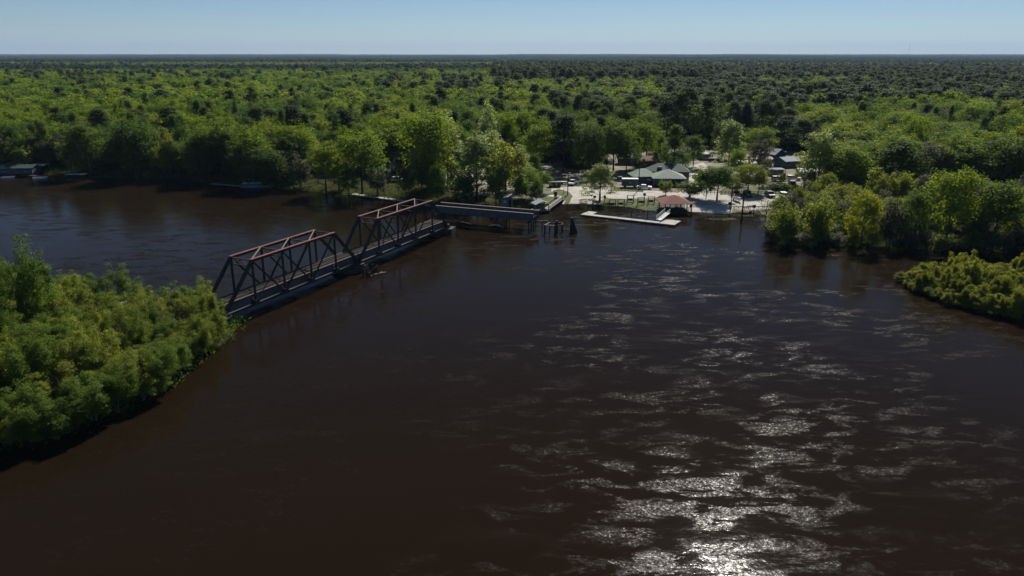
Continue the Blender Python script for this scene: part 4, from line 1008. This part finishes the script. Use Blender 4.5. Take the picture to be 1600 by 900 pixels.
car(691, 284, R(20), 'carwhite', 'suv', 'white car parked behind the trunks of the tallest riverside tree')
car(718, 286, R(-70), 'carred', 'suv', 'red car between the riverside trees behind the girder span')
car(812, 281, R(0), 'cardark', 'sedan', 'dark car on the pale gravel clearing')
car(970, 283, R(15), 'cargrey', 'sedan', 'grey car parked left of the blue-green box trailer')
car(1007, 296, R(-8), 'carwhite', 'sedan', 'white car in front of the canvas annex')
def boat_on_trailer():
    x, y = G(1151, 314, .97); o = thing('boat_trailer', 'small white boat on a trailer in front of the red car', 'boat', (x, y, 1.05), R(-80))
    m = MB(); m.add([(-1.8, -.65, .5), (1.2, -.6, .5), (2.1, 0, .7), (1.2, .6, .5), (-1.8, .65, .5), (-1.8, -.75, 1.1), (1.2, -.75, 1.15), (2.5, 0, 1.25), (1.2, .75, 1.15), (-1.8, .75, 1.1)],
        [(4, 3, 2, 1, 0), (0, 1, 6, 5), (1, 2, 7, 6), (2, 3, 8, 7), (3, 4, 9, 8), (4, 0, 5, 9)]); m.build('hull', M['carwhite'], o)
    MB().box((0, 0, .4), (3.6, .12, .1)).build('trailer_frame', M['galv'], o); MB().box((2.5, 0, .4), (1.6, .08, .08)).build('drawbar', M['galv'], o)
    MB().box((-2.0, 0, 1.0), (.3, .35, .7)).build('outboard_motor', M['black'], o)
    for s in (-1, 1): MB().tube([(-.4, s*.75, .3), (-.4, s*.92, .3)], [.3, .3], 12).build('wheel', M['tyre'], o)
boat_on_trailer()

# ------------------------------------------------------------------ street furniture
def pole(px, py, top, r, label, name='utility_pole', lamp=False, arm=True, zb=.95, mt='timber'):
    x, y = G(px, py, zb); h = topz(top, y)-zb; o = thing(name, label, 'pole', (x, y, zb))
    MB().tube([(0, 0, -2), (0, 0, h)], [r*1.15, r*.8], 9).build('shaft', M[mt], o)
    if arm: MB().box((0, 0, h-.5), (1.5, .12, .12)).build('crossarm', M['timber'], o)
    if lamp: MB().bar((0, 0, h-.2), (.5, -.3, h-.1), .05).build('arm', M['galv'], o); MB().tube([(.5, -.3, h-.35), (.5, -.3, h-.1), (.5, -.3, h)], [.22, .2, .08], 10).build('lamp_head', M['roofwhite'], o)
    return x, y, h+zb
pole(887, 305, 269, .15, 'wooden lamp pole with a white lamp head at the left boat ramp', 'lamp_pole', True, False)
pole(997.5, 298, 258, .14, 'slim wooden utility pole between the box trailer and the canvas roof')
pole(1142, 325, 291, .13, 'grey post with an equipment box at the right corner of the concrete ramp', arm=False)
pole(1159, 341, 297, .22, 'thick dark pole standing in the shallow water', arm=False, zb=0)
pole(1094, 277, 258, .10, 'thin pole on the small lawn left of the round green tree', arm=False)
pole(1080, 336, 318, .16, 'short dark mooring pile right of the red-roofed pavilion', 'mooring_pile', arm=False, zb=0)
pole(926, 326, 315, .14, 'dark mooring pile behind the left end of the floating dock', 'mooring_pile', arm=False, zb=0)
pole(881, 303, 294, .07, 'short metal post beside the pipe barrier', 'marker_post', arm=False)
def tower():
    y = 5200.; x = (1418-800)/CF*(y*math.cos(CP)+CH*math.sin(CP)); o = thing('radio_tower', 'hair-thin radio mast far away on the horizon', 'mast', (x, y, .9))
    m = MB(); H = topz(67, y)
    for k in range(3):
        a = k*2.09; m.tube([(2*math.cos(a), 2*math.sin(a), 0), (1.2*math.cos(a), 1.2*math.sin(a), H)], [.22, .18], 4)
    for k in range(14): z = H*k/14; m.bar((1.8, 0, z), (-.9, 1.5, z+H/14), .12)
    m.build('lattice', M['galv'], o); MB().tube([(0, 0, H), (0, 0, H+6)], [.2, .1], 5).build('antenna', M['roofred'], o)
tower()
for k, (px, lb) in enumerate([(957, 'nearest the lone green tree'), (970.5, 'second from the lone green tree'), (985, 'in the middle of the row'), (1001.5, 'second from the pavilion'), (1017.5, 'nearest the red-roofed pavilion')]):
    x, y = G(px, 317 if k != 2 else 314, 1.0); o = thing('swing_bench', 'dark timber swing frame on the riverside lawn, '+lb, 'swing bench', (x, y, tz(x, y)+.1), .05, 'swing benches on the riverside lawn')
    for s in (-1, 1):
        for q in (-.5, .5): MB().bar((s*.95, q, 0), (s*.95, q*.25, 2.0), .12).build('leg', M['timber'], o)
    MB().bar((-1.15, 0, 2.05), (1.15, 0, 2.05), .14).build('top_beam', M['timber'], o)
    MB().box((0, 0, .5), (1.35, .5, .07)).build('seat', M['tie'], o); MB().box((0, .25, .8), (1.35, .06, .5)).build('backrest', M['tie'], o)
    for s in (-1, 1): MB().bar((s*.66, 0, .5), (s*.66, 0, 2.0), .03).build('chain', M['steel'], o)
def sign(px, py, w_, h_, zc, m_, label, post='timber', rz=0):
    x, y = G(px, py, 1.0); o = thing('notice_sign', label, 'sign', (x, y, tz(x, y)+.05), rz)
    MB().tube([(0, 0, -.2), (0, 0, zc+h_/2)], [.08, .08], 6).build('post', M[post], o); MB().box((0, -.12, zc), (w_, .06, h_)).build('panel', M[m_], o)
sign(929, 312, .85, .7, 1.5, 'wallbrown', 'brown board on a pale post left of the lone green tree', 'galv')
sign(944.7, 313.5, .75, .75, 1.9, 'blue', 'blue sign on a post right of the lone green tree')
sign(1006.5, 313, .8, .8, 2.0, 'blue', 'blue sign behind the swing benches near the pavilion')
sign(1178, 326, .95, .8, 1.6, 'black', 'square black board on a post at the water side of the car park')
sign(1172.5, 328, .8, .8, .6, 'black', 'low black bin-like board left of the square black board')
sign(1140, 322, .8, .9, 1.3, 'black', 'black buoy board at the concrete ramp corner')
sign(1079, 325, .7, .9, 1.6, 'black', 'black board at the left side of the concrete ramp')
sign(919.5, 329, .8, .9, 1.9, 'galv', 'pale sign standing in the water beside the floating dock')
def misc():
    x, y = G(867, 293, .95); o = thing('waste_container', 'dark open-topped waste container at the edge of the gravel', 'waste container', (x, y+.8, 1.0), .0)
    m = MB(); m.prism([(-1.9, .1), (1.9, .1), (2.1, 1.7), (-2.1, 1.7)], -.9, .9); m.build('body', M['bin'], o)
    for k in range(5): MB().box((-1.6+k*.8, -.93, .9), (.09, .08, 1.4)).build('rib', M['black'], o)
    MB().box((.5, -.94, 1.0), (.45, .05, .9)).build('poster', M['rooftan'], o); MB().box((0, 0, 1.74), (4.2, 1.9, .06)).build('lid', M['black'], o)
    x, y = G(881, 290, .95); o = thing('pipe_trailer', 'long pale bar of a low trailer in the tree shade left of the white pickup', 'trailer', (x-.5, y+2.5, 1.0), 0)
    MB().box((0, 0, .9), (3.4, 1.3, .12)).build('bed', M['galv'], o); MB().box((0, 0, .7), (3.2, .1, .25)).build('chassis', M['steel'], o)
    for s in (-1, 1): MB().tube([(0, s*.72, .35), (0, s*.9, .35)], [.35, .35], 12).build('wheel', M['tyre'], o)
    # pipe barriers
    for px, py, w_, lb in ((873, 302, 3.2, 'dark pipe barrier by the path to the boardwalk'),):
        x, y = G(px, py, .95); o = thing('pipe_barrier', lb, 'barrier', (x, y, 1.0), -.05)
        MB().bar((-w_/2, 0, .9), (w_/2, 0, .9), .13).build('rail', M['black'], o)
        for s in (-1, 1): MB().box((s*w_/2, 0, .45), (.14, .14, 1.0)).build('post', M['black'], o)
    x, y = G(868, 311, 1); o = thing('information_board', 'dark upright board beside the head of the boardwalk', 'board', (x, y, .95))
    MB().box((0, 0, 1.1), (.9, .25, 2.2)).build('panel', M['black'], o); MB().box((0, 0, 2.25), (1.1, .5, .1)).build('hood', M['timber'], o)
    # red canopy behind the red car
    x, y = G(1150, 302, .97); o = thing('picnic_shelter', 'small orange-red roofed picnic shelter behind the red car', 'shelter', (x, y, 1.05), 0)
    MB().prism([(-1.5, 2.1), (0, 2.5), (1.5, 2.1), (1.5, 2.02), (0, 2.42), (-1.5, 2.02)], -1.2, 1.2).build('roof', M['cloth_red'], o)
    for a in (-1.3, 1.3):
        for b in (-1, 1): MB().box((a, b, 1.0), (.1, .1, 2.1)).build('post', M['galv'], o)
    # fences
    def fence(a, b, n, label, mt='timber', h=1.0):
        A = Vector(G(a[0], a[1], .95)+(1.0,)); B = Vector(G(b[0], b[1], .95)+(1.0,)); d = B-A; o = thing('rail_fence', label, 'fence', A)
        for z in (.45, h-.08): MB().bar((0, 0, z), (d.x, d.y, z), .06, .12).build('rail', M[mt], o)
        for k in range(n): MB().box((d.x*k/(n-1), d.y*k/(n-1), h/2-.05), (.13, .13, h)).build('post', M[mt], o)
    fence((800, 289), (826, 292), 8, 'pale rail fence at the edge of the gravel clearing', 'timberpale')
    fence((1105, 303), (1245, 305), 26, 'dark low rail fence along the back of the car park')
    fence((955, 297), (1004, 299), 10, 'dark low rail fence in front of the box trailer')
    fence((1147, 326), (1230, 325), 14, 'low rail along the water side of the car park', 'steel', .6)
    # clipped dark hedge behind the car park
    for k, (px, py, lb) in enumerate([(1212, 297, 'left piece of the dark hedge behind the car park'), (1228, 298, 'middle piece of the dark hedge behind the car park'), (1245, 299, 'right piece of the dark hedge behind the car park')]):
        x, y = G(px, py, 1.0); tree(x, y, 'hedge_m', 2.0, 2.2, lb, 'pieces of the dark hedge behind the car park', 'hedge', 'hedge')
    # things on the lots
    r = random.Random(12)
    L = [(1172, 326, 'left one, by the pole'), (1166, 328, 'right at the foot of the dark pole')]
    for px, py, lb in L:
        x, y = G(px, py, 1.0); o = thing('picnic_table', 'dark picnic table on the lawn, '+lb, 'picnic table', (x, y, 1.05), r.uniform(-.3, .3))
        MB().box((0, 0, .75), (1.8, .75, .06)).build('table_top', M['timber'], o)
        for s in (-1, 1):
            MB().box((0, s*.7, .45), (1.8, .28, .05)).build('bench_seat', M['timber'], o); MB().bar((s*.65, -.6, 0), (s*.65, .3, .75), .08).build('leg', M['timber'], o)
species('hedge_m', 'green', 2.2, 2.3, .1, 'dome', 'm', 61, 'bark', .06, 3, dens=.6, cr=.7, outer=.2)
misc()

# ------------------------------------------------------------------ boats and docks of the left far bank
def dock(a, b, w_, label, mt='timberpale', z=.55):
    A = Vector(G(a[0], a[1], z)+(z,)); B = Vector(G(b[0], b[1], z)+(z,)); d = B-A; o = thing('plank_dock', label, 'dock', A)
    n = d.cross(Vector((0, 0, 1))).normalized()*(w_/2-.1); MB().bar((0, 0, 0), d, w_, .12).build('deck', M[mt], o)
    q = max(2, int(d.length/4))
    for k in range(q+1):
        for s in (-1, 1): p = d*k/q+n*s; MB().tube([(p.x, p.y, -2.5), (p.x, p.y, .5)], [.1, .1], 6).build('pile', M['timber'], o)
dock((331, 287), (381, 291), 1.8, 'old plank dock left of the pontoon boat')
dock((412, 291), (470, 279), 1.4, 'narrow plank walkway running ashore right of the pontoon boat')
dock((551, 303), (640, 315), 1.8, 'long narrow plank dock left of the far truss', 'concrete')
dock((104, 272), (134, 272), 3.0, 'pale covered plank dock on the left far bank', 'roofwhite', 1.0)
dock((0, 271), (62, 275), 2.0, 'low dock in front of the blue riverside house', 'timber')
def pontoon(px, py, rz, label):
    x, y = G(px, py); o = thing('pontoon_boat', label, 'boat', (x, y, 0), rz)
    for s in (-1, 1): MB().tube([(-3.4, s*.9, .15), (2.8, s*.9, .15), (3.5, s*.9, .3)], [.32, .32, .08], 10).build('pontoon', M['galv'], o)
    MB().box((0, 0, .52), (6.6, 2.5, .12)).build('deck', M['boatblue'], o)
    for s in (-1, 1): MB().box((0, s*1.2, .95), (6.2, .06, .65)).build('side_panel', M['boatblue' if s < 0 else 'carwhite'], o)
    MB().box((-.8, 0, 2.65), (3.4, 2.4, .1)).build('canopy', M['boatblue'], o)
    for a in (-2.3, .8):
        for s in (-1, 1): MB().bar((a, s*1.15, .5), (a, s*1.15, 2.65), .05).build('canopy_pole', M['galv'], o)
    MB().box((.4, .4, 1.0), (.5, .6, .8)).build('console', M['carwhite'], o); MB().box((-2, -.6, .8), (1.4, .7, .45)).build('seat', M['carwhite'], o)
    MB().box((-3.5, 0, .7), (.35, .4, .9)).build('outboard_motor', M['black'], o)
pontoon(393, 292, .1, 'blue pontoon boat moored at the far bank left of the bridge')
def skiff(px, py, rz, label, paint):
    x, y = G(px, py); o = thing('skiff', label, 'boat', (x, y, -.1), rz)
    m = MB(); m.add([(-2, -.6, 0), (1.3, -.55, 0), (2.3, 0, .15), (1.3, .55, 0), (-2, .6, 0), (-2.05, -.8, .6), (1.4, -.75, .65), (2.8, 0, .8), (1.4, .75, .65), (-2.05, .8, .6)],
        [(4, 3, 2, 1, 0), (0, 1, 6, 5), (1, 2, 7, 6), (2, 3, 8, 7), (3, 4, 9, 8), (4, 0, 5, 9)]); m.build('hull', M[paint], o)
    for a in (-1.2, .3): MB().box((a, 0, .42), (.3, 1.3, .06)).build('thwart', M['timberpale'], o)
    MB().box((-2.15, 0, .6), (.25, .3, .7)).build('outboard_motor', M['black'], o)
skiff(12, 278, .1, 'white skiff moored in front of the blue riverside house', 'carwhite')
skiff(62, 279, .3, 'small white skiff right of the low dock at the left edge', 'carwhite')
skiff(72+345, 293, -.2, 'grey skiff just right of the pontoon boat', 'galv')

# a white vehicle in the near left thicket
x, y = G(172, 496, 1.5); o = thing('travel_trailer', 'white travel trailer glimpsed through the near left thicket', 'trailer', (x, y, .9), .1)
MB().box((0, 0, 1.7), (5, 2.2, 2.2)).build('body', M['carwhite'], o); MB().box((0, 0, 2.86), (5.1, 2.3, .1)).build('roof', M['roofwhite'], o)
MB().box((0, -1.12, 1.9), (1.4, .05, .7)).build('window', M['glass'], o)
for s in (-1, 1): MB().tube([(0, s*.95, .35), (0, s*1.15, .35)], [.36, .36], 12).build('wheel', M['tyre'], o)

# ------------------------------------------------------------------ haze
def haze():
    m = bpy.data.materials.new('haze'); m.use_nodes = True; n = m.node_tree.nodes; l = m.node_tree.links; n.clear()
    out = n.new('ShaderNodeOutputMaterial'); v = n.new('ShaderNodeVolumePrincipled'); v.inputs['Color'].default_value = (.42,.62,.95,1); v.inputs['Density'].default_value = 3.6e-5; v.inputs['Anisotropy'].default_value = .1
    l.new(v.outputs[0], out.inputs['Volume'])
    b = MB().box((0, 11900, 149), (49000, 26000, 304)).build('haze', m); tag(b, 'thin blue summer haze over the whole landscape', 'haze', kind='stuff')
haze()
